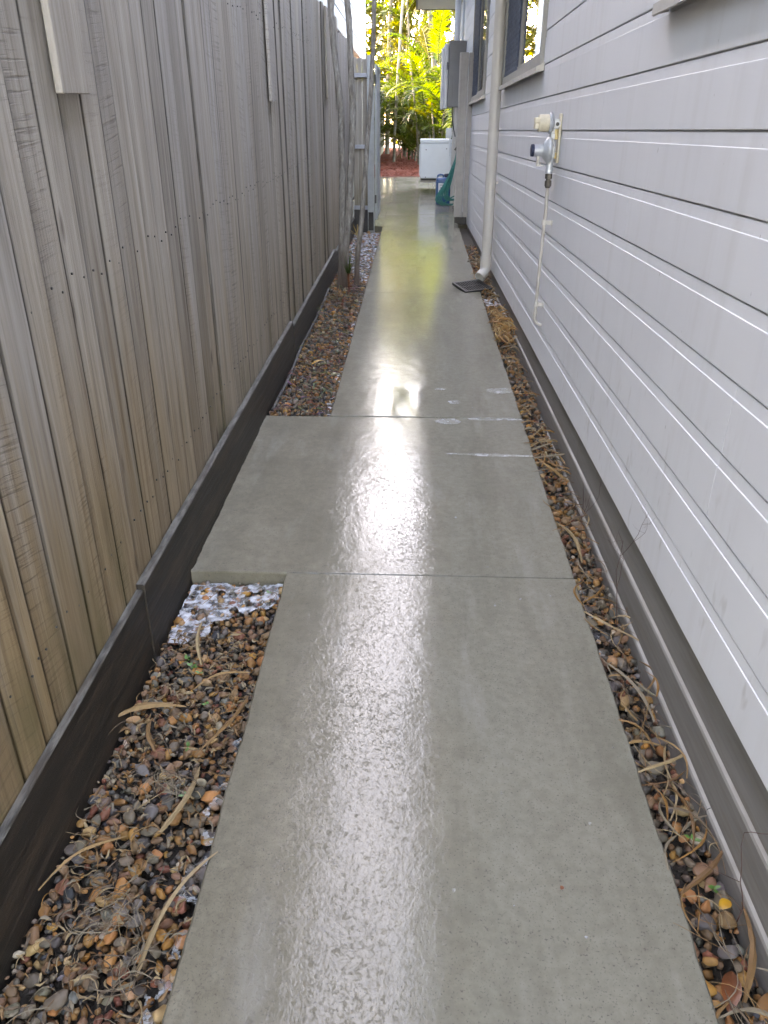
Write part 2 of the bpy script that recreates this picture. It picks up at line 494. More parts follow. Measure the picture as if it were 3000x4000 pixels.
class MB:
    def __init__(s):
        s.v, s.f, s.c = [], [], []

    def add(s, v, f, col=None):
        o = len(s.v)
        s.v.extend([tuple(p) for p in v])
        s.f.extend([tuple(i + o for i in q) for q in f])
        if col is not None:
            s.c.extend([col] * len(v))
        return s

    def box(s, x0, x1, y0, y1, z0, z1, c=0.0, shear=False):
        """box with chamfered edges (c); shear: z values ride on the sloping ground"""
        if c <= 0:
            v = [(x, y, z) for x in (x0, x1) for y in (y0, y1) for z in (z0, z1)]
            f = [(0, 1, 3, 2), (4, 6, 7, 5), (0, 4, 5, 1), (2, 3, 7, 6), (0, 2, 6, 4), (1, 5, 7, 3)]
        else:
            v, f = cham(x0, x1, y0, y1, z0, z1, c)
        if shear:
            v = [(x, y, z + gz(y)) for x, y, z in v]
        return s.add(v, f)

    def tube(s, pts, rad, n=10, caps=True):
        pts = [Vector(p) for p in pts]
        if isinstance(rad, (int, float)):
            rad = [rad] * len(pts)
        v, f = [], []
        up = None
        for i, p in enumerate(pts):
            d = (pts[min(i + 1, len(pts) - 1)] - pts[max(i - 1, 0)]).normalized()
            if up is None:
                a = Vector((0, 0, 1)) if abs(d.z) < 0.9 else Vector((0, 1, 0))
                up = d.cross(a).normalized()
            up = (up - d * up.dot(d)).normalized()
            w = d.cross(up)
            for k in range(n):
                t = 2 * math.pi * k / n
                v.append(p + (up * math.cos(t) + w * math.sin(t)) * rad[i])
        for i in range(len(pts) - 1):
            for k in range(n):
                a = i * n + k
                b = i * n + (k + 1) % n
                f.append((a, b, b + n, a + n))
        if caps:
            f.append(tuple(range(n - 1, -1, -1)))
            f.append(tuple(range((len(pts) - 1) * n, len(pts) * n)))
        return s.add(v, f)

    def lathe(s, o, axis, prof, n=24):
        """prof: (distance along axis, radius)"""
        a = Vector(axis).normalized()
        o = Vector(o)
        return s.tube([o + a * t for t, r in prof], [max(r, 1e-4) for t, r in prof], n) if False else s._lathe(o, a, prof, n)

    def _lathe(s, o, a, prof, n):
        h = Vector((0, 0, 1)) if abs(a.z) < 0.9 else Vector((0, 1, 0))
        u = a.cross(h).normalized()
        w = a.cross(u)
        v, f = [], []
        for t, r in prof:
            for k in range(n):
                q = 2 * math.pi * k / n
                v.append(o + a * t + (u * math.cos(q) + w * math.sin(q)) * max(r, 1e-4))
        for i in range(len(prof) - 1):
            for k in range(n):
                p, q = i * n + k, i * n + (k + 1) % n
                f.append((p, q, q + n, p + n))
        f.append(tuple(range(n - 1, -1, -1)))
        f.append(tuple(range((len(prof) - 1) * n, len(prof) * n)))
        return s.add(v, f)

    def extrude(s, prof, y0, y1):
        """closed profile of (x, z) run along Y"""
        n = len(prof)
        v = [(x, y0, z) for x, z in prof] + [(x, y1, z) for x, z in prof]
        f = [(i, (i + 1) % n, n + (i + 1) % n, n + i) for i in range(n)]
        f += [tuple(range(n - 1, -1, -1)), tuple(range(n, 2 * n))]
        return s.add(v, f)


def cham(x0, x1, y0, y1, z0, z1, c):
    bm = bmesh.new()
    bmesh.ops.create_cube(bm, size=1)
    for p in bm.verts:
        p.co = Vector(((x0 + x1) / 2 + p.co.x * (x1 - x0), (y0 + y1) / 2 + p.co.y * (y1 - y0), (z0 + z1) / 2 + p.co.z * (z1 - z0)))
    bmesh.ops.bevel(bm, geom=list(bm.edges), offset=c, segments=1, affect='EDGES', profile=0.5)
    bm.verts.index_update()
    v = [tuple(p.co) for p in bm.verts]
    f = [tuple(p.index for p in q.verts) for q in bm.faces]
    bm.free()
    return v, f


def tag(o, label=None, cat=None, group=None, kind=None):
    if label:
        o['label'] = label
    if cat:
        o['category'] = cat
    if group:
        o['group'] = group
    if kind:
        o['kind'] = kind
    return o


def thing(name, loc, label=None, cat=None, group=None, kind=None):
    o = bpy.data.objects.new(name, None)
    o.empty_display_size = 0.05
    COL.objects.link(o)
    o.location = loc
    ORG[o.name] = Vector(loc)
    return tag(o, label, cat, group, kind)


def link(name, me, mat, parent, org, smooth, angle=None):
    if smooth:
        me.polygons.foreach_set('use_smooth', [True] * len(me.polygons))
        if angle:
            try:
                me.set_sharp_from_angle(angle=R(angle))
            except Exception:
                pass
    if mat:
        me.materials.append(MATS[mat])
    o = bpy.data.objects.new(name, me)
    COL.objects.link(o)
    if parent is not None:
        o.parent = parent
    else:
        o.location = org
    ORG[o.name] = org
    return o


def build(name, mb, mat, parent=None, smooth=False, org=None, fix=True, angle=40):
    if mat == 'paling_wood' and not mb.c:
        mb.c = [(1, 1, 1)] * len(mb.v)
    """world-space mesh -> object; origin at its thing's base"""
    if parent is not None:
        org = ORG[parent.name]
    elif org is None:
        a = np.array(mb.v)
        org = Vector(((a[:, 0].min() + a[:, 0].max()) / 2, (a[:, 1].min() + a[:, 1].max()) / 2, a[:, 2].min()))
    org = Vector(org)
    me = bpy.data.meshes.new(name)
    me.from_pydata([(x - org.x, y - org.y, z - org.z) for x, y, z in mb.v], [], mb.f)
    if mb.c:
        at = me.color_attributes.new('col', 'FLOAT_COLOR', 'POINT')
        at.data.foreach_set('color', [q for c in mb.c for q in (c[0], c[1], c[2], 1.0)])
    if fix:
        bm = bmesh.new()
        bm.from_mesh(me)
        bmesh.ops.recalc_face_normals(bm, faces=bm.faces)
        bm.to_mesh(me)
        bm.free()
    me.update()
    return link(name, me, mat, parent, org, smooth, angle)


# ------------------------------------------------------------------ the ground
def ground():
    mb = MB()
    xs = [-300, -30, -3, 3, 30, 300]
    ys = [-60, -10, 0, 10, 18.5, 30, 60, 300]
    v = [(x, y, gz(min(max(y, -20), 30)) - 0.13) for y in ys for x in xs]
    n = len(xs)
    f = [(j * n + i, j * n + i + 1, (j + 1) * n + i + 1, (j + 1) * n + i) for j in range(len(ys) - 1) for i in range(n - 1)]
    mb.add(v, f)
    tag(build('ground', mb, 'damp_soil', org=(0, 0, 0)), kind='structure')


PX0, PX1 = -0.430, 0.578
JOINTS = [-3.0, 2.283, 3.80, 6.75, 9.54, 11.95, 15.1, 18.28]


def path():
    t = thing('path', (0, 0, 0), kind='structure')
    for i in range(len(JOINTS) - 1):
        y0, y1 = JOINTS[i] + 0.003, JOINTS[i + 1] - 0.003
        dz = [0, -0.003, 0.001, 0, -0.002, 0, 0.001][i]
        x0, x1 = PX0, PX1
        if i == 1:
            x0 = -0.772
        pts = []
        for (ax, ay), (bx, by) in (((x0, y0), (x1, y0)), ((x1, y0), (x1, y1)), ((x1, y1), (x0, y1)), ((x0, y1), (x0, y0))):
            L = math.hypot(bx - ax, by - ay)
            n = max(4, int(L / 0.03))
            nx_, ny_ = (by - ay) / L, -(bx - ax) / L
            amp = 0.0045 if abs(nx_) > 0.5 else 0.0016
            for k in range(n):
                u = k / n
                px_, py_ = ax + (bx - ax) * u, ay + (by - ay) * u
                e = min(1.0, min(u, 1 - u) * L / 0.05)
                w = amp * (noise.noise(Vector((px_ * 5, py_ * 5, i))) + 0.7 * noise.noise(Vector((px_ * 22, py_ * 22, i + 5)))) * e - (0.004 * max(0, noise.noise(Vector((px_ * 9, py_ * 9, 31 + i))) - 0.45) * 3) * e
                pts.append((px_ + nx_ * w, py_ + ny_ * w, nx_, ny_))
        n = len(pts)
        v = [(a - c * 0.005, b - d * 0.005 * 0.6, dz + gz(b)) for a, b, c, d in pts]
        v += [(a, b, dz - 0.005 + gz(b)) for a, b, c, d in pts]
        v += [(a, b, dz - 0.10 + gz(b)) for a, b, c, d in pts]
        v = [(x, y, z if k >= n else dz + gz(y)) for k, (x, y, z) in enumerate(v)]
        f = [tuple(range(n))]
        for r_ in range(2):
            f += [(r_ * n + k, (r_ + 1) * n + k, (r_ + 1) * n + (k + 1) % n, r_ * n + (k + 1) % n) for k in range(n)]
        build('slab', MB().add(v, f), 'wet_concrete', t)
    # paving beside the path beyond the gate
    mb = MB()
    mb.box(-1.05, PX0 - 0.006, 10.75, 18.28, -0.10, -0.002, 0.004, shear=True)
    build('slab', mb, 'wet_concrete', t)
    mb = MB()
    mb.box(PX1 + 0.004, 0.78, 11.3, 15.5, -0.1, -0.004, 0.004, shear=True)
    build('slab', mb, 'wet_concrete', t)


# ------------------------------------------------------------------ the boundary fence
FX = -0.80


def fence():
    t = thing('boundary_fence', (FX, 4.0, gz(4.0)), 'tall weathered grey timber paling fence standing along the left of the path', 'fence')
    ys = [-1.2]
    known = [1.319, 1.431, 1.557, 1.667, 1.784, 1.903, 2.029, 2.14, 2.249, 2.36, 2.483, 2.59, 2.711, 2.831, 2.951, 3.082, 3.182, 3.30, 3.428]
    while ys[-1] < 1.15:
        ys.append(ys[-1] + random.uniform(0.105, 0.122))
    ys += known
    while ys[-1] < 10.42:
        ys.append(ys[-1] + random.uniform(0.095, 0.122))
    for i in range(len(ys) - 1):
        gp = random.uniform(0.0015, 0.0032)
        y0, y1 = ys[i] + gp, ys[i + 1] - gp
        off = random.uniform(-0.0018, 0.0015)
        if 2.94 < ys[i] < 2.96 or (ys[i] > 3.5 and random.random() < 0.12):
            off -= 0.012
        top = 2.075 + random.uniform(-0.012, 0.012)
        if ys[i] < 8.7:
            top += 0.10
        lean = random.uniform(-0.004, 0.004)
        xf, xb = FX + off, FX - 0.017
        w_ = y1 - y0
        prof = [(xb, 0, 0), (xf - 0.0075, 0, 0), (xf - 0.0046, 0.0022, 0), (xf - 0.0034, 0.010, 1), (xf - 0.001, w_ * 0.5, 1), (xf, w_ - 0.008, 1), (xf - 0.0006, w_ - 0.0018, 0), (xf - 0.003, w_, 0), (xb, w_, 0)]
        zs = [0.06, 0.55, 1.05, 1.55, top]
        v, col = [], []
        for z in zs:
            for px_, py_, e in prof:
                v.append((px_ + 0.0022 * math.sin(z * 2.2 + i), y0 + py_ + lean * (z - 1.0) * 0.5, z + gz(y0 + py_)))
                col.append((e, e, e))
        m_ = len(prof)
        f = [(a * m_ + k, a * m_ + (k + 1) % m_, (a + 1) * m_ + (k + 1) % m_, (a + 1) * m_ + k) for a in range(4) for k in range(m_)]
        f += [tuple(range(m_)), tuple(range(4 * m_, 5 * m_))]
        mb = MB().add(v, f)
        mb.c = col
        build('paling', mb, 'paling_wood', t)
    # nail heads in pairs along the rails
    mb = MB()
    for i in range(len(ys) - 1):
        if ys[i] > 6.5:
            break
        for zr in (0.39, 1.09, 1.84):
            for q in (0.25, 0.72):
                y = ys[i] + (ys[i + 1] - ys[i]) * q + random.uniform(-0.006, 0.006)
                z = zr + random.uniform(-0.02, 0.02) + gz(y)
                mb.lathe((FX - 0.003, y, z), (1, 0, 0), [(0, 0.0030), (0.0034, 0.0030), (0.0038, 0.002)], 6)
    o = build('nail', mb, 'dark_brass', t)
    o['kind'] = 'stuff'
    # shorter boards nailed over the upper half
    for y0, y1, zb in ((1.872, 2.030, 1.475), (4.60, 4.75, 1.46), (7.50, 7.66, 1.48), (8.42, 8.53, 1.39)):
        ym = (y0 + y1) / 2
        v, f = cham(FX + 0.007, FX + 0.024, y0, y1, zb, 2.16, 0.002)
        v = [(x, y, z + gz(y)) for x, y, z in v]
        build('cover_board', MB().add(v, f), 'paling_wood', t)
    # rails behind
    for z in (0.35, 1.05, 1.80):
        mb = MB()
        mb.box(FX - 0.062, FX - 0.024, -1.2, 10.4, z, z + 0.075, 0, shear=True)
        build('rail', mb, 'rail_timber', t)
    # kickboards, lapped where two meet
    for x0, x1, y0, y1, z1 in ((-0.797, -0.778, -1.2, 1.86, 0.200), (-0.797, -0.773, 1.862, 4.9, 0.216), (-0.795, -0.770, 4.905, 7.8, 0.185), (-0.795, -0.772, 7.805, 10.4, 0.15)):
        n = 26
        v, f = [], []
        for k in range(n + 1):
            y = y0 + (y1 - y0) * k / n
            w = 0.004 * noise.noise(Vector((y * 3.1, 2.2, x1 * 9)))
            zt = z1 + w - 0.004 * (noise.noise(Vector((y * 11, 7, 1))))
            for x, z in ((x0, -0.12), (x1, -0.12), (x1 + w * 0.4, zt - 0.004), (x1 - 0.004, zt), (x0, zt)):
                v.append((x, y, z + gz(y)))
        m = 5
        for k in range(n):
            for q in range(m):
                f.append((k * m + q, k * m + (q + 1) % m, (k + 1) * m + (q + 1) % m, (k + 1) * m + q))
        f += [(0, 1, 2, 3, 4), tuple(n * m + q for q in (4, 3, 2, 1, 0))]
        build('kickboard', MB().add(v, f), 'kickboard_wood', t)
    # a black irrigation pipe lying against the kickboard
    mb = MB()
    pts = [(-0.752 + 0.006 * math.sin(k * 0.9), 3.9 + k * 0.25, gz(3.9 + k * 0.25) - 0.012 + 0.004 * math.sin(k * 1.7)) for k in range(13)]
    mb.tube(pts, 0.010, 8)
    tag(build('irrigation_pipe', mb, 'black_rubber', smooth=True), 'black plastic irrigation pipe lying along the foot of the fence kickboard', 'pipe')


# ------------------------------------------------------------------ the house on the right
WX = 0.705
ROW0, PITCH = 0.310, 0.1645
WIN = [(0.55, 2.58), (4.97, 7.10), (9.05, 11.20)]      # openings along Y
WZ0, WZ1 = ROW0 + 9 * PITCH, ROW0 + 16 * PITCH
HY0, HY1 = -3.5, 15.6


def board_profile(z):
    p = PITCH
    d = [(0.0, 0.002), (0.0, 0.1290), (0.0006, 0.1300), (0.0024, 0.1310), (0.0030, 0.1605), (0.0125, 0.1610), (0.0145, p + 0.006), (0.020, p + 0.006), (0.020, 0.0), (0.002, 0.0)]
    return [(WX + a, z + b) for a, b in d]


def house():
    t = thing('house', (WX, 6.0, gz(6.0)), 'single storey house clad in pale grey horizontal weatherboards right of the path', 'house')
    rows = 19
    jn = {3: [1.63, 8.3], 2: [1.64, 6.1], 1: [2.87, 9.4], 4: [5.2, 10.3], 5: [2.74, 8.8], 0: [2.88, 7.6], 6: [6.6, 12.0], 7: [3.3, 9.0], 8: [5.9, 11.4], 9: [3.6, 8.1], 10: [3.4, 8.6]}
    for k in range(rows):
        z = ROW0 + k * PITCH
        cuts = sorted(jn.get(k, [random.uniform(2.7, 4.5), random.uniform(7.5, 8.8)]))
        ed = [HY0] + cuts + [HY1]
        spans = [(ed[i] + 0.0012, ed[i + 1] - 0.0012) for i in range(len(ed) - 1)]
        if 9 <= k < 16:
            for a, b in WIN:
                ns = []
                for p, q in spans:
                    if q <= a or p >= b:
                        ns.append((p, q))
                    else:
                        if p < a - 0.02:
                            ns.append((p, a))
                        if q > b + 0.02:
                            ns.append((b, q))
                spans = ns
        for p, q in spans:
            build('weatherboard', MB().extrude(board_profile(z), p, q), 'painted_weatherboard', t)
    # structural wall behind the boards (with the window openings left out)
    mb = MB()
    xa, xb = WX + 0.022, WX + 0.12
    mb.box(xa, xb, HY0, HY1, 0.20, WZ0)
    mb.box(xa, xb, HY0, HY1, WZ1, 3.42)
    e = [HY0] + [q for w in WIN for q in w] + [HY1]
    for i in range(0, len(e), 2):
        mb.box(xa, xb, e[i], e[i + 1], WZ0, WZ1)
    mb.box(xa, 8.0, HY1 - 0.1, HY1, 0.2, 3.42)
    mb.box(xa, 8.0, HY0, HY0 + 0.1, 0.2, 3.42)
    mb.box(7.9, 8.0, HY0, HY1, 0.2, 3.42)
    build('wall', mb, 'dark_room', t)
    # base boards under the cladding, each stepping out a little, with bevelled tops
    for k, (z0, z1, xo) in enumerate(((-0.20, 0.052, 0.703), (0.052, 0.172, 0.713), (0.172, 0.318, 0.723))):
        prof = [(xo, z0), (xo, z1 - 0.010), (xo + 0.003, z1 - 0.004), (xo + 0.0095, z1), (xo + 0.06, z1), (xo + 0.06, z0)]
        ed = [HY0, (1.3, 2.26, 3.1)[k], (5.6, 4.9, 6.3)[k], 11.3]
        for i in range(3):
            build('base_board', MB().extrude(prof, ed[i] + 0.001, ed[i + 1] - 0.001), 'plinth_paint', t)
    # corner stop
    mb = MB().box(WX - 0.012, WX + 0.09, HY1 - 0.08, HY1 + 0.012, 0.25, 3.3, 0.003)
    build('corner_trim', mb, 'taupe_timber', t)
    # soffit, fascia, gutter, roof
    z = 3.33
    mb = MB().box(0.20, WX + 0.1, HY0 - 0.5, 13.99, z, z + 0.012)
    build('soffit', mb, 'soffit_board', t)
    mb = MB().box(-0.02, WX + 0.1, 14.0, HY1 + 0.02, z - 0.004, z + 0.012)
    build('rear_soffit', mb, 'soffit_board', t)
    mb = MB().box(-0.05, -0.021, 14.0, HY1 + 0.06, z - 0.012, z + 0.17, 0.002)
    build('rear_fascia', mb, 'dark_fascia', t)
    mb = MB().box(0.175, 0.199, HY0 - 0.5, 13.98, z - 0.012, z + 0.19, 0.002)
    mb.box(-0.02, WX + 0.1, HY1 + 0.022, HY1 + 0.06, z - 0.012, z + 0.16, 0.002)
    build('fascia', mb, 'dark_fascia', t)
    mb = MB().box(0.09, 0.174, HY0 - 0.5, 13.98, z + 0.06, z + 0.17, 0.012)
    build('gutter', mb, 'taupe_plastic', t)
    mb = MB()
    mb.add([(0.13, HY0 - 0.55, z + 0.20), (0.13, HY1 + 0.1, z + 0.20), (4.4, HY1 + 0.1, z + 1.9), (4.4, HY0 - 0.55, z + 1.9), (8.8, HY1 + 0.1, z + 0.2), (8.8, HY0 - 0.55, z + 0.2),
            (0.13, HY0 - 0.55, z + 0.175), (0.13, HY1 + 0.1, z + 0.175), (8.8, HY1 + 0.1, z + 0.17), (8.8, HY0 - 0.55, z + 0.17)],
           [(0, 1, 2, 3), (3, 2, 4, 5), (6, 9, 8, 7), (0, 6, 7, 1), (5, 4, 8, 9), (1, 7, 8, 4, 2), (0, 3, 5, 9, 6)])
    build('roof', mb, 'roof_steel', t)
    for i, (a, b) in enumerate(WIN):
        window(t, a, b, i)


def window(t, a, b, idx):
    zb, zt = WZ0, WZ1
    fr = MB()
    w, x0, x1 = 0.045, WX - 0.022, WX + 0.075
    fr.box(x0, x1, a, b, zb, zb + w, 0.002)
    fr.box(x0, x1, a, b, zt - w, zt, 0.002)
    fr.box(x0, x1, a, a + w, zb + w, zt - w, 0.002)
    fr.box(x0, x1, b - w, b, zb + w, zt - w, 0.002)
    f = build('window', fr, 'aluminium_frame', t)
    mid = a + (b - a) * 0.60
    # sashes
    for q, (p0, p1, xx) in enumerate(((a + w, mid - 0.001, WX + 0.006), (mid + 0.001, b - w, WX + 0.006))):
        m = MB()
        v = 0.032
        m.box(xx, xx + 0.020, p0, p1, zb + w, zb + w + v, 0.0015)
        m.box(xx, xx + 0.020, p0, p1, zt - w - v, zt - w, 0.0015)
        m.box(xx, xx + 0.020, p0, p0 + v, zb + w + v, zt - w - v, 0.0015)
        m.box(xx, xx + 0.020, p1 - v, p1, zb + w + v, zt - w - v, 0.0015)
        build('sash', m, 'aluminium_frame', f)
        m = MB()
        xg = xx + 0.010
        m.add([(xg, p0 + v, zb + w + v), (xg, p1 - v, zb + w + v), (xg, p1 - v, zt - w - v), (xg, p0 + v, zt - w - v)], [(0, 1, 2, 3)])
        build('pane', m, 'window_glass', f)
    # security screen: crossed diagonal bars over the far sash
    m = MB()
    y0, y1, z0, z1 = mid, b - w, zb + w, zt - w
    xs = WX - 0.012
    st = 0.062
    W, H = y1 - y0, z1 - z0
    for sgn in (1, -1):
        c = -H
        while c < W:
            # line y = c + (z - z0)
            za, zc = max(0, -c), min(H, W - c)
            if zc - za > 0.01:
                pa = (c + za, za)
                pb = (c + zc, zc)
                if sgn < 0:
                    pa, pb = (W - pa[0], pa[1]), (W - pb[0], pb[1])
                dx = 0.006
                xx = xs + (0.003 if sgn > 0 else 0)
                v = []
                for yy, zz in (pa, pb):
                    for ox, oy in ((0, -dx), (0, dx), (0.006, dx), (0.006, -dx)):
                        v.append((xx + ox, y0 + yy + oy, z0 + zz))
                m.add(v, [(0, 1, 5, 4), (1, 2, 6, 5), (2, 3, 7, 6), (3, 0, 4, 7)])
            c += st
    build('security_screen', m, 'screen_mesh', f)
    # sill flashing below
    m = MB()
    zz = zb
    xo = WX - 0.045
    e = 0.03
    m.add([(WX - 0.0, a - e, zz + 0.012), (WX - 0.0, b + e * 0.2, zz + 0.012), (xo, b + e * 0.2, zz - 0.012), (xo, a - e, zz - 0.012),
           (xo - 0.002, a - e, zz - 0.040), (xo - 0.002, b, zz - 0.040), (xo + 0.004, b, zz - 0.042), (xo + 0.004, a - e, zz - 0.042)],
          [(0, 1, 2, 3), (3, 2, 5, 4), (4, 5, 6, 7)])
    m.add([(WX, a - e, zz + 0.012), (xo, a - e, zz - 0.012), (xo - 0.002, a - e, zz - 0.040), (WX, a - e, zz - 0.03)], [(0, 1, 2, 3)])
    m.add([(WX, b, zz + 0.012), (xo, b, zz - 0.012), (xo - 0.002, b, zz - 0.040), (WX, b, zz - 0.03)], [(0, 1, 2, 3)])
    build('sill_flashing', m, 'sill_flashing', f, fix=False)
    # curtain inside
    m = MB()
    v, fc = [], []
    n = 60
    for k in range(n + 1):
        y = a + 0.02 + (mid + 0.20 - a) * k / n
        x = WX + 0.045 + 0.002 * math.sin(k * 1.3) + 0.001 * math.sin(k * 2.9)
        v += [(x, y, zb - 0.05), (x, y, zt)]
    fc = [(2 * k, 2 * k + 2, 2 * k + 3, 2 * k + 1) for k in range(n)]
    m.add(v, fc)
    build('curtain', m, 'curtain_cloth', f, smooth=True, fix=False)
    m = MB().box(WX + 0.052, WX + 0.060, mid + 0.20, b - 0.01, zb + 0.01, zt - 0.01)  # near-black panels added in place of the unlit room's shade
    m.box(WX + 0.24, WX + 0.25, a - 0.1, b + 0.1, zb - 0.1, zt + 0.1)
    build('room_backing', m, 'dark_room', f)


# ------------------------------------------------------------------ fittings on the house
def downpipe():
    y, x = 7.12, 0.640
    t = thing('downpipe', (x, y, gz(y)), 'round taupe downpipe fixed to the pale weatherboards beside the path', 'downpipe')
    g = gz(y)
    m = MB().tube([(x, y, g + 0.12), (x, y, 3.45)], 0.045, 28)
    build('pipe', m, 'taupe_plastic', t, True)
    m = MB().tube([(x, y, g + 0.155), (x, y, g + 0.24)], 0.0495, 28)
    build('socket', m, 'taupe_plastic', t, True)
    # elbow kicking out over the grate, open end
    pts, n = [], 12
    for k in range(n + 1):
        a = R(52) * k / n
        pts.append((x - 0.09 * (1 - math.cos(a)), y - 0.10 * (1 - math.cos(a)), g + 0.155 - 0.085 * math.sin(a)))
    d = (Vector(pts[-1]) - Vector(pts[-2])).normalized()
    pts.append(Vector(pts[-1]) + d * 0.035)
    m = MB()
    m.tube(pts, [0.0475] * len(pts), 28, caps=False)
    q = [Vector(p) for p in pts]
    m.tube(q[::-1], [0.0435] * len(pts), 28, caps=False)
    # rim
    o = len(m.v)
    L = len(pts)
    n = 28
    e1 = (L - 1) * n
    e2 = L * n
    rim_in = [e2 + k for k in range(n)]
    m.f += []
    build('elbow', m, 'taupe_plastic', t, True, fix=False)
    end, dd = Vector(pts[-1]), d
    m = MB()
    u = dd.cross(Vector((0, 0, 1))).normalized()
    w = dd.cross(u)
    v, f = [], []
    for rr in (0.0475, 0.0435):
        for k in range(28):
            a = 2 * math.pi * k / 28
            v.append(end + (u * math.cos(a) + w * math.sin(a)) * rr)
    f = [(k, (k + 1) % 28, 28 + (k + 1) % 28, 28 + k) for k in range(28)]
    m.add(v, f)
    build('rim', m, 'white_enamel', t)
    m = MB()
    for zz in (1.05, 2.5):
        m.lathe((x, y, zz), (0, 0, 1), [(0, 0.0455), (0, 0.0475), (0.025, 0.0475), (0.025, 0.0455)], 28)
        m.box(x + 0.03, WX, y - 0.008, y + 0.008, zz + 0.002, zz + 0.022)
        build('bracket', m, 'taupe_plastic', t)
        m = MB()
    # drain grate lifted at one side
    t = thing('drain_grate', (0.50, 6.87, gz(6.87)), 'black plastic drain grate propped at a tilt under the downpipe outlet', 'drain grate')
    M = Matrix.Translation((0.515, 6.93, gz(6.93) + 0.030)) @ Matrix.Rotation(R(24), 4, 'Z') @ Matrix.Rotation(R(8), 4, 'X') @ Matrix.Rotation(R(-3), 4, 'Y')

    def tb(mb, *a, c=0.0):
        q = MB().box(*a, c)
        mb.add([M @ Vector(p) for p in q.v], q.f)
    m = MB()
    h = 0.132
    for a in ((-h, h, -h, -h + 0.02), (-h, h, h - 0.02, h), (-h, -h + 0.02, -h + 0.02, h - 0.02), (h - 0.02, h, -h + 0.02, h - 0.02)):
        tb(m, a[0], a[1], a[2], a[3], -0.022, 0.0)
    build('rim', m, 'black_plastic', t)
    for k in range(10):
        m = MB()
        xx = -h + 0.034 + k * 0.0222
        tb(m, xx - 0.0045, xx + 0.0045, -h + 0.02, h - 0.02, -0.016, -0.001)
        build('bar', m, 'black_plastic', t)
    m = MB()
    tb(m, -h + 0.02, h - 0.02, -0.006, 0.006, -0.018, -0.003)
    build('cross_bar', m, 'black_plastic', t)


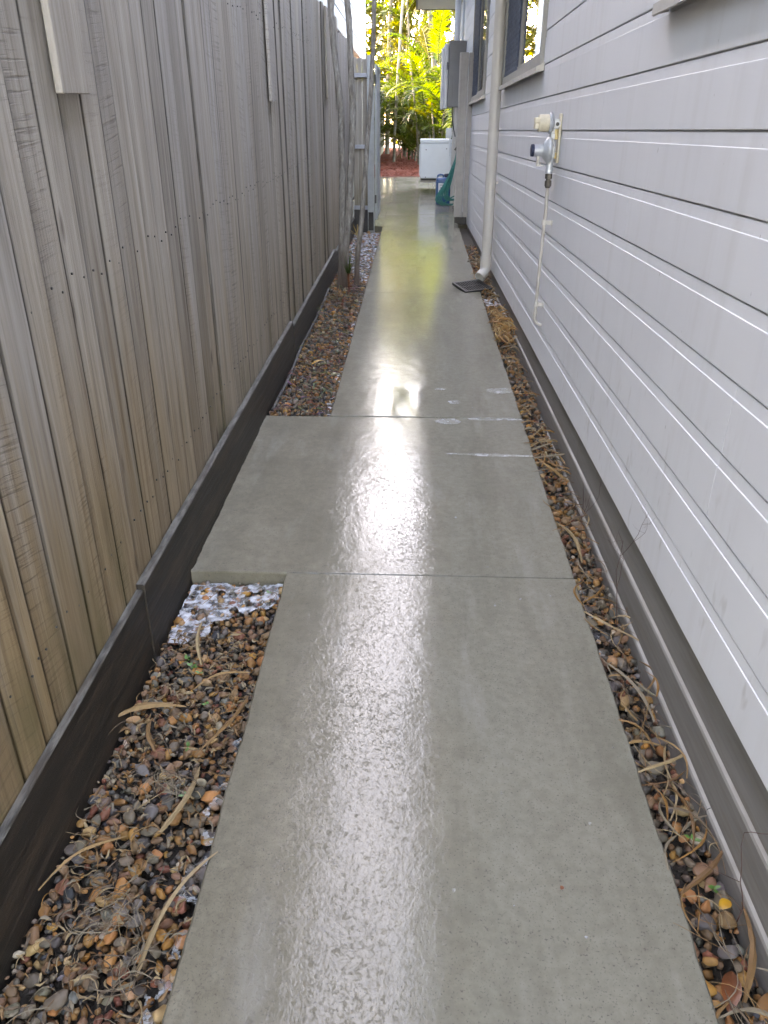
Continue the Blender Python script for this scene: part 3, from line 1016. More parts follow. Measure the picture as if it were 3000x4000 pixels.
def gas():
    y, x = 4.20, 0.700
    t = thing('gas_regulator', (x, y, 0.47), 'twin stage gas regulator with grey pipe mounted on the weatherboard wall', 'gas regulator')
    # ivory backing bracket
    m = MB().box(WX - 0.012, WX - 0.001, y - 0.026, y + 0.026, 1.315, 1.535, 0.004)
    build('backing_plate', m, 'ivory_plastic', t)
    m = MB().box(WX - 0.030, WX - 0.0125, y - 0.016, y + 0.016, 1.42, 1.475, 0.003)
    m.box(WX - 0.034, WX - 0.0125, y - 0.012, y + 0.012, 1.335, 1.362, 0.003)
    build('bracket', m, 'stained_ivory_plastic', t)
    ax = Vector((-1, 0, 0))
    cx = WX - 0.045
    # upper regulator: disc body, ribbed ivory drum and knob, facing away from the wall
    zc = 1.492
    m = MB().lathe((cx + 0.010, y, zc), ax, [(0, 0.020), (0.004, 0.036), (0.012, 0.044), (0.016, 0.047), (0.022, 0.047), (0.026, 0.043)], 32)
    m.box(cx + 0.002, cx + 0.034, y - 0.021, y + 0.021, zc - 0.026, zc + 0.020, 0.004)
    build('upper_body', m, 'cast_zinc', t, True)
    pr = [(0.026, 0.0375)]
    for k in range(5):
        a = 0.028 + k * 0.009
        pr += [(a, 0.0385), (a + 0.007, 0.0385), (a + 0.008, 0.0372), (a + 0.009, 0.0372)]
    pr += [(0.076, 0.0365)]
    m = MB().lathe((cx + 0.010, y, zc), ax, pr, 32)
    d = build('drum', m, 'ivory_plastic', t, True)
    m = MB()
    for k in range(4):
        a = R(45 + 90 * k)
        yy, zz = y + 0.018 * math.cos(a), zc + 0.018 * math.sin(a)
        m.box(cx - 0.086, cx - 0.064, yy - 0.0125, yy + 0.0125, zz - 0.0125, zz + 0.0125, 0.003)
    build('knob', m, 'ivory_plastic', t)
    # side inlet plug towards the viewer
    m = MB().lathe((cx + 0.022, y - 0.020, zc - 0.004), (0, -1, 0), [(0, 0.014), (0.010, 0.014), (0.010, 0.009)], 20)
    build('inlet', m, 'cast_zinc', t, True)
    m = MB().lathe((cx + 0.022, y - 0.0302, zc - 0.004), (0, -1, 0), [(0, 0.0085), (0.0015, 0.0085)], 20)
    build('inlet_plug', m, 'black_plastic', t)
    # neck between the stages
    m = MB()
    m.lathe((cx + 0.008, y, zc - 0.022), (0, 0, -1), [(0, 0.013), (0.022, 0.013), (0.024, 0.017), (0.044, 0.017), (0.046, 0.012), (0.080, 0.011)], 6)
    build('neck', m, 'cast_zinc', t)
    # lower regulator: dished body with capped barrel
    zl = 1.372
    cl = cx - 0.002
    m = MB().lathe((cl, y, zl), ax, [(-0.014, 0.03), (-0.006, 0.056), (0.0, 0.060), (0.006, 0.060), (0.014, 0.054), (0.026, 0.040), (0.034, 0.030)], 36)
    m.box(cl - 0.002, cl + 0.026, y - 0.020, y + 0.020, zl - 0.034, zl + 0.020, 0.004)
    build('lower_body', m, 'cast_zinc', t, True)
    m = MB().lathe((cl, y, zl), ax, [(0.030, 0.0275), (0.075, 0.0275), (0.075, 0.024)], 28)
    build('barrel', m, 'cast_zinc', t, True)
    m = MB().lathe((cl, y, zl), ax, [(0.0755, 0.0275), (0.078, 0.029), (0.090, 0.028), (0.092, 0.023)], 28)
    build('cap', m, 'navy_plastic', t, True)
    m = MB().lathe((cl - 0.052, y, zl - 0.025), (0, 0, -1), [(0, 0.008), (0.045, 0.009), (0.045, 0.004)], 14)
    m.box(cl - 0.056, cl - 0.020, y - 0.004, y + 0.004, zl - 0.072, zl - 0.066, 0.001)
    build('vent', m, 'worn_white_metal', t)
    # outlet body, nuts
    m = MB().lathe((cl + 0.008, y, zl - 0.030), (0, 0, -1), [(0, 0.020), (0.045, 0.016), (0.060, 0.019), (0.072, 0.019)], 16)
    build('outlet', m, 'cast_zinc', t, True)
    m = MB().lathe((cl + 0.008, y, zl - 0.106), (0, 0, -1), [(0, 0.018), (0.022, 0.018), (0.024, 0.012), (0.030, 0.012), (0.032, 0.0165), (0.054, 0.0165), (0.066, 0.011)], 6)
    build('union_nut', m, 'dark_brass', t)
    # pipe down the wall, bending in at the foot
    px = cl + 0.008
    pts = [(px, y, 1.205), (px, y, 1.16), (px + 0.001, y + 0.002, 1.12), (px + 0.003, y + 0.010, 1.08), (px + 0.002, y + 0.016, 1.03), (px + 0.001, y + 0.020, 0.95), (px, y + 0.030, 0.75), (px, y + 0.038, 0.60), (px, y + 0.040, 0.54)]
    for k in range(1, 8):
        a = R(90) * k / 7
        pts.append((px + 0.035 * (1 - math.cos(a)), y + 0.040 - 0.01 * k / 7, 0.54 - 0.035 * math.sin(a)))
    pts.append((WX + 0.004, y + 0.03, 0.505))
    m = MB().tube(pts, 0.0085, 14)
    build('pipe', m, 'taupe_pipe', t, True)
    for zz, dy in ((1.035, 0.016), (0.615, 0.037)):
        m = MB().lathe((px, y + dy, zz - 0.012), (0, 0, 1), [(0, 0.009), (0, 0.0125), (0.024, 0.0125), (0.024, 0.009)], 18)
        m.box(px + 0.008, WX - 0.001, y + dy - 0.014, y + dy - 0.004, zz - 0.010, zz + 0.010, 0.001)
        m.box(WX - 0.006, WX - 0.001, y + dy - 0.034, y + dy - 0.010, zz - 0.012, zz + 0.012, 0.001)
        build('pipe_clip', m, 'worn_white_metal', t)


def back_end():
    # return panel on the right: taupe boards on edge with a dark steel foot
    Y = 11.06
    t = thing('fence_return', (0.62, Y, gz(Y)), 'narrow taupe timber fence return fixed to the house wall at the gateway', 'fence')
    z0, z1 = gz(Y) + 0.075, gz(Y) + 2.0
    m = MB().box(0.522, 0.633, Y, Y + 0.05, z0, z1, 0.006)
    build('stile', m, 'taupe_timber', t)
    m = MB().box(0.5255, 0.552, Y - 0.010, Y - 0.001, z0, z1 - 0.004, 0.002)
    m.box(0.603, 0.630, Y - 0.010, Y - 0.001, z0, z1 - 0.004, 0.002)
    build('trim', m, 'taupe_timber', t)
    m = MB().box(0.641, 0.700, Y + 0.004, Y + 0.05, z0, z1 - 0.003, 0.004)
    build('wall_stile', m, 'taupe_timber', t)
    m = MB().box(0.532, 0.698, Y + 0.006, Y + 0.044, gz(Y) - 0.02, z0 - 0.001, 0.003)
    build('foot', m, 'dark_steel', t)

    # left return: post, rails and palings seen from behind
    Y = 10.50
    t = thing('fence_return', (-0.66, Y, gz(Y)), 'short grey fence return with three rails beside the gate post', 'fence')
    g = gz(Y)
    m = MB().box(-0.614, -0.530, Y, Y + 0.085, g - 0.05, g + 1.945, 0.004)
    build('post', m, 'post_paint', t)
    m = MB().box(-0.604, -0.540, Y - 0.012, Y - 0.001, g - 0.02, g + 0.20, 0.003)
    build('post_foot', m, 'dark_steel', t)
    for zz in (1.76, 0.985, 0.275):
        m = MB().box(-0.79, -0.616, Y + 0.005, Y + 0.055, g + zz - 0.045, g + zz, 0.003)
        build('rail', m, 'rail_timber', t)
    for k in range(3):
        m = MB().box(-0.79 + k * 0.059, -0.79 + k * 0.059 + 0.056, Y + 0.0565, Y + 0.073, g + (0.05 if k else 0.0), g + 1.93 - 0.01 * k, 0.002)
        build('paling', m, 'paling_wood', t)
    m = MB().box(-0.79, -0.616, Y + 0.012, Y + 0.050, g - 0.1, g + 0.225, 0.003)
    build('kickboard', m, 'dark_steel', t)
    # gate swung open beyond the post
    t = thing('gate', (-0.52, Y + 0.5, g), 'narrow grey gate leaf swung open behind the left gate post', 'gate')
    m = MB().box(-0.524, -0.494, Y + 0.10, Y + 0.14, g + 0.10, g + 1.86, 0.003)
    m.box(-0.524, -0.494, Y + 0.96, Y + 1.0, g + 0.12, g + 1.88, 0.003)
    m.box(-0.522, -0.496, Y + 0.14, Y + 0.96, g + 1.82, g + 1.86)
    m.box(-0.522, -0.496, Y + 0.14, Y + 0.96, g + 0.12, g + 0.16)
    build('frame', m, 'post_paint', t)
    for k in range(7):
        m = MB().box(-0.513, -0.505, Y + 0.145 + k * 0.1165, Y + 0.145 + k * 0.1165 + 0.112, g + 0.162, g + 1.818)
        build('board', m, 'rail_timber', t)
    for zz in (0.30, 1.65):
        m = MB().box(-0.529, -0.505, Y + 0.086, Y + 0.0985, g + zz, g + zz + 0.1, 0.002)
        build('hinge', m, 'dark_steel', t)

    # meter box on the wall
    Y = 13.0
    g = gz(Y)
    t = thing('meter_box', (0.58, Y + 0.2, g + 1.38), 'grey electrical meter box, case painted in shade, with paler door on the house wall', 'meter box')
    m = MB().box(0.455, 0.703, Y, Y + 0.42, g + 1.385, g + 2.24, 0.006)
    build('case', m, 'meter_box_shade_paint', t)
    m = MB().box(0.385, 0.452, Y + 0.015, Y + 0.405, g + 1.36, g + 2.20, 0.014)
    build('door', m, 'meter_door_paint', t)
    m = MB().box(0.352, 0.384, Y + 0.03, Y + 0.39, g + 1.35, g + 2.155, 0.010)
    build('door_cover', m, 'meter_door_paint', t)
    m = MB().lathe((0.440, Y + 0.012, g + 1.92), (0, -1, 0), [(0, 0.02), (0.02, 0.02), (0.024, 0.012)], 16)
    m.box(0.423, 0.45, Y - 0.012, Y + 0.010, g + 1.87, g + 1.97, 0.008)
    build('latch', m, 'meter_box_shade_paint', t)
    m = MB().box(0.46, 0.52, Y - 0.006, Y - 0.001, g + 1.40, g + 1.79, 0.002)
    build('side_panel', m, 'meter_box_shade_paint', t)
    # conduits
    m = MB().tube([(0.565, Y + 0.08, g + 2.243), (0.565, Y + 0.08, 3.33)], 0.042, 18)
    tag(build('conduit', m, 'white_enamel', smooth=True), 'pale vertical conduit rising from the top of the grey meter box', 'conduit')
    m = MB().tube([(0.655, Y + 0.25, g + 2.243), (0.655, Y + 0.25, 3.33)], 0.016, 12)
    tag(build('conduit', m, 'white_enamel', smooth=True), 'thin white conduit against the weatherboards above the meter box', 'conduit')
    m = MB().tube([(0.585, Y + 0.1, g + 1.383), (0.585, Y + 0.1, g - 0.02)], 0.040, 18)
    tag(build('conduit', m, 'taupe_plastic', smooth=True), 'thick grey conduit dropping from below the meter box to the ground', 'conduit')
    m = MB()
    pts = [(0.53 + 0.06 * (k / 8) ** 2, Y + 0.06, g + 1.384 - 0.05 * k) for k in range(9)]
    m.tube(pts, 0.008, 8)
    tag(build('cable', m, 'black_rubber', smooth=True), 'thin black cable hanging below the grey meter box', 'cable')
    # isolator
    Y2 = 14.6
    t = thing('isolator_switch', (0.55, Y2, gz(Y2) + 0.95), 'small white isolator switch box on the wall above the air conditioner', 'switch box')
    m = MB().box(0.50, 0.60, Y2, Y2 + 0.06, gz(Y2) + 0.90, gz(Y2) + 1.06, 0.008)
    build('case', m, 'white_enamel', t)
    m = MB().box(0.505, 0.595, Y2 - 0.016, Y2 - 0.001, gz(Y2) + 0.925, gz(Y2) + 0.985, 0.004)
    build('cover', m, 'white_enamel', t)
    m = MB().tube([(0.57, Y2 + 0.03, gz(Y2) + 0.898), (0.57, Y2 + 0.03, gz(Y2) + 0.62)], 0.014, 10)
    build('conduit', m, 'white_enamel', t, True)
    # wall bracket post carrying the isolator
    m = MB().box(0.601, 0.703, Y2 + 0.01, Y2 + 0.05, gz(Y2) + 0.94, gz(Y2) + 1.0, 0.002)
    build('bracket', m, 'worn_white_metal', t)

    # air conditioner, seen end on
    Y = 15.0
    g = gz(Y)
    t = thing('air_conditioner', (0.35, Y + 0.4, g), 'white outdoor air conditioning unit on feet beside the house', 'air conditioner')
    x0, x1 = 0.072, 0.628
    z0, z1 = g + 0.235, g + 0.872
    m = MB().box(x0, x1, Y, Y + 0.85, z0, z1 - 0.07, 0.010)
    build('case', m, 'white_enamel', t)
    m = MB().box(x0 - 0.006, x1 + 0.006, Y - 0.008, Y + 0.858, z1 - 0.068, z1, 0.014)
    build('lid', m, 'white_enamel', t)
    for xx, zz in ((x0 + 0.10, z1 - 0.17), (x1 - 0.09, z1 - 0.155), (x0 + 0.10, z0 + 0.02)):
        m = MB().lathe((xx, Y - 0.001, zz), (0, -1, 0), [(0, 0.009), (0.004, 0.008), (0.005, 0.004)], 10)
        build('screw', m, 'dark_steel', t)
    m = MB().box(x0 + 0.02, x1 - 0.02, Y + 0.02, Y + 0.83, z0 - 0.035, z0 - 0.001)
    build('base_tray', m, 'dark_steel', t)
    for yy in (Y + 0.05, Y + 0.70):
        m = MB().box(x0 + 0.005, x1 + 0.02, yy, yy + 0.06, z0 - 0.075, z0 - 0.036, 0.004)
        build('foot', m, 'worn_white_metal', t)
    for xx in (x0 + 0.03, x1 - 0.09):
        for yy in (Y + 0.05, Y + 0.70):
            m = MB().box(xx, xx + 0.10, yy + 0.002, yy + 0.058, g - 0.02, z0 - 0.0755, 0.004)
            build('stand_leg', m, 'worn_white_metal', t) if xx > 0.3 else None
    # fan grille face towards the path
    m = MB()
    for rr in (0.08, 0.14, 0.20, 0.26):
        pts = [(x0 - 0.012, Y + 0.42 + rr * math.cos(a), (z0 + z1) / 2 - 0.03 + rr * math.sin(a)) for a in [2 * math.pi * k / 28 for k in range(29)]]
        m.tube(pts, 0.004, 5, caps=False)
    for k in range(8):
        a = 2 * math.pi * k / 8
        m.tube([(x0 - 0.008, Y + 0.42, (z0 + z1) / 2 - 0.03), (x0 - 0.008, Y + 0.42 + 0.265 * math.cos(a), (z0 + z1) / 2 - 0.03 + 0.265 * math.sin(a))], 0.004, 5)
    build('fan_grille', m, 'white_enamel', t)

    # blue jerrycan
    Y = 13.12
    g = gz(Y) - 0.002
    t = thing('jerrycan', (0.44, Y + 0.12, g), 'blue plastic jerrycan with white label standing below the hose', 'jerrycan')
    x0, x1 = 0.322, 0.560
    bm = bmesh.new()
    bmesh.ops.create_cube(bm, size=1)
    for p in bm.verts:
        p.co = Vector(((x0 + x1) / 2 + p.co.x * (x1 - x0), Y + 0.14 + p.co.y * 0.28, g + 0.20 + p.co.z * 0.40))
    bmesh.ops.bevel(bm, geom=list(bm.edges), offset=0.035, segments=4, affect='EDGES', profile=0.5)
    m = MB().add([tuple(p.co) for p in bm.verts], [])
    bm.verts.index_update()
    m = MB().add([tuple(p.co) for p in bm.verts], [tuple(q.index for q in f.verts) for f in bm.faces])
    bm.free()
    build('body', m, 'blue_plastic', t, True)
    m = MB()
    for zz in (0.085, 0.115, 0.33):
        m.box(x0 - 0.002, x1 + 0.002, Y - 0.004, Y + 0.284, g + zz, g + zz + 0.012, 0.005)
    build('rib', m, 'blue_plastic', t)
    m = MB().lathe((0.492, Y + 0.14, g + 0.395), (0, 0, 1), [(0, 0.036), (0.018, 0.036), (0.018, 0.044), (0.056, 0.044), (0.060, 0.038)], 20)
    build('cap', m, 'navy_plastic', t, True)
    m = MB().tube([(0.345, Y + 0.14, g + 0.375), (0.352, Y + 0.14, g + 0.43), (0.385, Y + 0.14, g + 0.44), (0.43, Y + 0.14, g + 0.435), (0.445, Y + 0.14, g + 0.38)], 0.014, 10)
    build('handle', m, 'blue_plastic', t, True)
    m = MB().box(0.356, 0.475, Y - 0.0035, Y - 0.0005, g + 0.135, g + 0.322)
    lb = build('label', m, 'paper_label', t)
    m = MB()
    for a, b, c, d in ((0.392, 0.43, 0.235, 0.262), (0.372, 0.398, 0.20, 0.222), (0.418, 0.452, 0.21, 0.225), (0.375, 0.405, 0.165, 0.178), (0.38, 0.445, 0.29, 0.297)):
        m.box(a, b, Y - 0.0055, Y - 0.0038, g + c, g + d)
    build('print', m, 'label_print', lb)

    # garden hose hung in long loops on a wall tap
    Y = 12.55
    g = gz(Y)
    t = thing('garden_hose', (0.62, Y, g), 'teal green garden hose hung in long loops from the wall tap', 'hose')
    for k in range(8):
        m = MB()
        w = 0.06 + 0.022 * k
        yo = Y + 0.018 * (k % 4) - 0.05
        top = (0.615, yo, g + 0.92 - 0.01 * k)
        bot = g + 0.02 + 0.012 * (k % 4) + 0.022 * (7 - k) * 0.8
        pts = []
        for q in range(33):
            a = q / 32
            if a < 0.42:
                u = a / 0.42
                x = top[0] - (0.06 + w * 1.15) * (u ** 1.5)
                z = top[2] + (bot + 0.10 - top[2]) * u
            elif a < 0.72:
                u = (a - 0.42) / 0.30
                x0 = top[0] - 0.06 - w * 1.15
                x = x0 + (0.69 - x0) * 0.5 * (1 - math.cos(math.pi * u)) * 0.92
                z = bot + 0.10 * (1 - math.sin(math.pi * (0.5 + 0.5 * abs(2 * u - 1))) if False else abs(2 * u - 1) ** 2.2)
            else:
                u = (a - 0.72) / 0.28
                xb = top[0] - 0.06 - w * 1.15
                xs = xb + (0.69 - xb) * 0.92
                x = xs + (top[0] + 0.012 - xs) * u
                z = bot + 0.10 + (top[2] - bot - 0.10) * u
            pts.append((x + 0.004 * math.sin(q * 0.8 + k), yo + 0.05 * math.sin(math.pi * a) * (0.3 + 0.1 * k), z))
        m.tube(pts, 0.0105, 8)
        build('loop', m, 'green_hose', t, True)
    m = MB()
    pts = [(0.40 + 0.26 * (q / 12), Y - 0.06 - 0.02 * math.sin(q), g + 0.06 + 0.15 * math.sin(math.pi * 0.5 * q / 12)) for q in range(13)]
    m.tube(pts, 0.0085, 8)
    build('loop', m, 'green_hose', t, True)
    t = thing('garden_tap', (0.66, Y + 0.05, g), 'garden tap on a short riser behind the hanging hose', 'tap')
    m = MB().tube([(0.66, Y + 0.06, g - 0.02), (0.66, Y + 0.06, g + 0.86)], 0.013, 10)
    build('riser', m, 'taupe_pipe', t, True)
    m = MB().tube([(0.66, Y + 0.06, g + 0.85), (0.60, Y + 0.05, g + 0.86), (0.57, Y + 0.05, g + 0.82)], 0.014, 10)
    m.box(0.60, 0.64, Y + 0.045, Y + 0.055, g + 0.87, g + 0.91, 0.003)
    build('spout', m, 'dark_brass', t, True)
    m = MB().lathe((0.612, Y - 0.02, g + 0.19), (0, 0, 1), [(-0.02, 0.018), (0, 0.032), (0.02, 0.034), (0.05, 0.030), (0.055, 0.02)], 16)
    m.tube([(0.612, Y - 0.02, g + 0.17), (0.600, Y - 0.03, g + 0.10), (0.585, Y - 0.03, g + 0.055)], 0.012, 8)
    tag(build('hose_nozzle', m, 'ivory_plastic', smooth=True), 'pale plastic spray nozzle hanging inside the green hose loops', 'nozzle')


# ------------------------------------------------------------------ neighbour's house
def neighbour():
    NX = -1.20
    t = thing('neighbour_house', (NX - 2, 14, gz(14)), 'raised pale weatherboard house showing above the far end of the fence', 'house')
    z0, p = 2.89, 0.19
    y0, y1 = -3.0, 20.0
    for k in range(11):
        z = z0 + k * p
        prof = [(NX, z), (NX - 0.010, z + p + 0.01), (NX - 0.02, z + p + 0.01), (NX - 0.02, z)]
        m = MB().extrude([(x, zz) for x, zz in prof], y0, y1 + random.uniform(-0.004, 0.004))
        build('weatherboard', m, 'neighbour_board', t)
    m = MB().box(NX - 4, NX - 0.021, y0, y1 - 0.03, z0, z0 + 11 * p + 0.05)
    build('wall', m, 'neighbour_board', t)
    m = MB().box(NX - 0.022, NX + 0.016, y1 - 0.02, y1 + 0.05, z0, z0 + 11 * p, 0.003)
    build('corner_trim', m, 'neighbour_board', t)
    m = MB().box(NX - 0.02, NX + 0.014, y0, y1 - 0.03, z0 - 0.10, z0 - 0.002, 0.003)
    tr = build('bottom_trim', m, 'grey_zinc_trim', t)
    m = MB()
    for k in range(60):
        yy = 9.0 + k * 0.18
        m.box(NX + 0.0145, NX + 0.020, yy, yy + 0.03, z0 - 0.095, z0 - 0.07)
    build('rivet', m, 'worn_white_metal', tr)
    m = MB().box(NX - 4, NX - 0.30, y0, y1 - 0.4, 0.0, z0 - 0.101)
    build('lower_wall', m, 'neighbour_board', t)
    zr = z0 + 11 * p
    m = MB().add([(NX + 0.40, y0 - 0.4, zr), (NX + 0.40, y1 + 0.45, zr), (NX - 2.4, y1 + 0.45, zr + 1.2), (NX - 2.4, y0 - 0.4, zr + 1.2), (NX - 5, y1 + 0.45, zr), (NX - 5, y0 - 0.4, zr),
                  (NX + 0.40, y0 - 0.4, zr - 0.14), (NX + 0.40, y1 + 0.45, zr - 0.14), (NX - 5, y1 + 0.45, zr - 0.14), (NX - 5, y0 - 0.4, zr - 0.14)],
                 [(0, 1, 2, 3), (3, 2, 4, 5), (6, 7, 8, 9), (0, 6, 7, 1), (5, 4, 8, 9), (1, 7, 8, 4, 2), (0, 6, 9, 5, 3)])
    build('roof', m, 'roof_steel', t)


# ------------------------------------------------------------------ gravel
PEB = [((0.25, 0.115, 0.038), 24), ((0.165, 0.092, 0.050), 28), ((0.115, 0.088, 0.064), 30), ((0.070, 0.060, 0.050), 14), ((0.30, 0.18, 0.085), 6), ((0.36, 0.29, 0.20), 3), ((0.16, 0.055, 0.032), 8), ((0.125, 0.112, 0.098), 9), ((0.030, 0.030, 0.032), 4), ((0.32, 0.15, 0.035), 4)]
PC = np.array([c for c, w in PEB])
PW = np.array([w for c, w in PEB], float)
PW /= PW.sum()


def ico(sub):
    bm = bmesh.new()
    bmesh.ops.create_icosphere(bm, subdivisions=sub, radius=1)
    v = np.array([p.co[:] for p in bm.verts])
    bm.verts.index_update()
    f = np.array([[q.index for q in g.verts] for g in bm.faces])
    bm.free()
    return v, f


def pebble_shapes(n, sub):
    v, f = ico(sub)
    out = []
    for i in range(n):
        o = Vector((i * 7.3, i * 3.1, 0))
        w = v.copy()
        for _ in range(random.randint(5, 9)):          # worn flats
            d = RNG.normal(size=3); d /= np.linalg.norm(d)
            h = random.uniform(0.48, 0.82)
            e = np.maximum(w @ d - h, 0)
            w -= np.outer(e * 0.9, d)
        nn = np.array([1 + 0.22 * noise.noise(Vector(p) * 1.1 + o) for p in v])
        out.append(w * nn[:, None])
    return out, f


def rots(n, flat=0.45):
    a = RNG.uniform(0, 2 * np.pi, n)
    t = RNG.normal(0, flat, n)
    b = RNG.uniform(0, 2 * np.pi, n)
    out = np.zeros((n, 3, 3))
    for i in range(n):
        m = Matrix.Rotation(b[i], 3, 'Z') @ Matrix.Rotation(t[i], 3, 'X') @ Matrix.Rotation(a[i], 3, 'Z')
        out[i] = np.array(m)
    return out


def scatter(regions):
    """regions: x0,x1,y0,y1,size,z,layers -> list of (pos, size)"""
    P = []
    for x0, x1, y0, y1, sz, z, lay in regions:
        for L in range(lay):
            st = sz * (1.05 if L == 0 else 1.3)
            xs = np.arange(x0 + st * 0.3, x1, st)
            ys = np.arange(y0, y1, st)
            for yy in ys:
                for xx in xs:
                    if L and random.random() < 0.22:
                        continue
                    s = sz * random.choice((0.45, 0.55, 0.7, 0.85, 1.0, 1.15, 1.3, 1.55, 1.8) if L else (0.9, 1, 1.1))
                    x = xx + random.uniform(-0.45, 0.45) * st
                    x = min(max(x, x0 + s * 0.42), x1 - s * 0.42)
                    P.append((x, yy + random.uniform(-0.45, 0.45) * st, z + L * sz * 0.42 + random.uniform(-0.15, 0.2) * sz, s))
    return P


def pebbles():
    t = thing('gravel_bed', (-0.6, 1.5, gz(1.5)), kind='structure')
    soil = MB()
    for x0, x1, y0, y1, z in ((-0.79, -0.40, -1.2, 2.30, -0.092), (-0.79, -0.40, 3.78, 10.5, -0.075), (0.55, 0.76, -1.2, 11.1, -0.085)):
        soil.add([(x0, y0, z + gz(y0)), (x1, y0, z + gz(y0)), (x1, y1, z + gz(y1)), (x0, y1, z + gz(y1))], [(0, 1, 2, 3)])
    build('soil', soil, 'damp_soil', t)
    reg = [(-0.776, PX0, 0.45, 1.5, 0.0225, -0.070, 3), (-0.772, PX0, 1.5, 2.275, 0.022, -0.070, 3), (-0.768, PX0, 3.81, 6.0, 0.026, -0.040, 2), (-0.768, PX0, 6.0, 10.4, 0.033, -0.042, 2),
           (PX1, 0.716, 0.45, 3.2, 0.027, -0.076, 3), (PX1, 0.716, 3.2, 6.6, 0.026, -0.062, 2), (PX1, 0.725, 6.6, 9.5, 0.036, -0.052, 1)]
    P = scatter(reg)
    n = len(P)
    pos = np.array([p[:3] for p in P])
    pos[:, 2] += S * pos[:, 1]
    size = np.array([p[3] for p in P])
    ci = RNG.choice(len(PC), n, p=PW)
    colr = PC[ci] * RNG.uniform(0.9, 1.75, (n, 1)) * RNG.uniform(0.92, 1.08, (n, 3))
    rel = pos[:, 2] - S * pos[:, 1]
    # largest in the picture: near, upper-layer, big
    score = size / (pos[:, 1] ** 2 + pos[:, 0] ** 2 + 2.1) * (rel > -0.06) * (pos[:, 1] > 0.75) * (pos[:, 1] < 2.9)
    order = np.argsort(-score)
    big = np.zeros(n, bool)
    big[order[:290]] = True
    shapes, f = pebble_shapes(14, 2)
    fs, fr = pebble_shapes(14, 1)
    RO = rots(n)
    sq = np.stack([RNG.uniform(0.95, 1.35, n), RNG.uniform(0.75, 1.0, n), RNG.uniform(0.5, 0.78, n)], 1) * (size * 0.5)[:, None]
    sid = RNG.integers(0, 14, n)
    # loose individuals: share meshes by shape and colour
    cache = {}
    org = ORG[t.name]
    for i in np.nonzero(big)[0]:
        key = (sid[i], ci[i])
        if key not in cache:
            me = bpy.data.meshes.new('stone')
            me.from_pydata([tuple(q) for q in shapes[sid[i]]], [], [tuple(q) for q in f.tolist()])
            at = me.color_attributes.new('col', 'FLOAT_COLOR', 'POINT')
            c = colr[i]
            at.data.foreach_set('color', np.tile(np.append(c, 1.0), len(me.vertices)))
            me.polygons.foreach_set('use_smooth', [True] * len(me.polygons))
            me.materials.append(MATS['river_pebble'])
            cache[key] = me
        o = bpy.data.objects.new('stone', cache[key])
        COL.objects.link(o)
        o.parent = t
        o.location = Vector(pos[i]) - org
        o.rotation_euler = Matrix(RO[i].tolist()).to_euler()
        o.scale = sq[i]
    # the mass
    idx = np.nonzero(~big)[0]
    nv, nf = len(fs[0]), len(fr)
    V = np.zeros((len(idx) * nv, 3))
    Fc = np.zeros((len(idx) * nf, 3), int)
    C = np.ones((len(idx) * nv, 4))
    for j, i in enumerate(idx):
        V[j * nv:(j + 1) * nv] = (fs[sid[i]] * sq[i]) @ RO[i].T + pos[i] - np.array(org)
        Fc[j * nf:(j + 1) * nf] = fr + j * nv
        C[j * nv:(j + 1) * nv, :3] = colr[i]
    me = bpy.data.meshes.new('gravel')
    me.vertices.add(len(V)); me.vertices.foreach_set('co', V.ravel())
    me.loops.add(Fc.size); me.loops.foreach_set('vertex_index', Fc.ravel())
    me.polygons.add(len(Fc)); me.polygons.foreach_set('loop_start', np.arange(0, Fc.size, 3))
    me.update(calc_edges=True)
    me.polygons.foreach_set('use_smooth', [True] * len(me.polygons))
    at = me.color_attributes.new('col', 'FLOAT_COLOR', 'POINT')
    at.data.foreach_set('color', C.ravel())
    o = link('gravel', me, 'river_pebble', t, org, False)
    o['kind'] = 'stuff'
    print('pebbles', n, 'mesh faces', len(Fc))


# ------------------------------------------------------------------ leaf litter
LIT = [(0.27, 0.16, 0.070), (0.21, 0.115, 0.050), (0.30, 0.215, 0.12), (0.155, 0.078, 0.034), (0.20, 0.165, 0.12), (0.12, 0.085, 0.06), (0.25, 0.12, 0.035)]


def strip(mb, p, ang, length, width, curl=0.3, lift=0.01, twist=0.8, col=(0.4, 0.3, 0.15), n=9, tilt=0.0):
    d = Vector((math.cos(ang), math.sin(ang), 0))
    v, f = [], []
    ph = random.uniform(0, 6)
    sd_ = random.choice((-1, 1))
    for k in range(n + 1):
        u = k / n
        c = Vector(p) + d * (u - 0.5) * length
        side = Vector((-d.y, d.x, 0))
        c += side * math.sin(math.pi * u) * curl * length * sd_ * 0.5
        c.z += gz(c.y) - gz(p[1]) + lift * math.sin(math.pi * u) + tilt * u * length + 0.002 * math.sin(7 * u + ph)
        w = width * 0.34 * (math.sin(math.pi * min(1, 0.12 + 0.88 * u)) ** 0.6 + 0.12) * random.uniform(0.75, 1.25)
        a = twist * math.sin(2.2 * u + ph)
        s2 = side * math.cos(a) + Vector((0, 0, 1)) * math.sin(a)
        nrm = Vector((0, 0, 1)) * math.cos(a) - side * math.sin(a)
        v += [c - s2 * w, c + nrm * w * 0.75, c + s2 * w]
    for k in range(n):
        a = k * 3
        f += [(a, a + 1, a + 4, a + 3), (a + 1, a + 2, a + 5, a + 4)]
    mb.add(v, f, col)


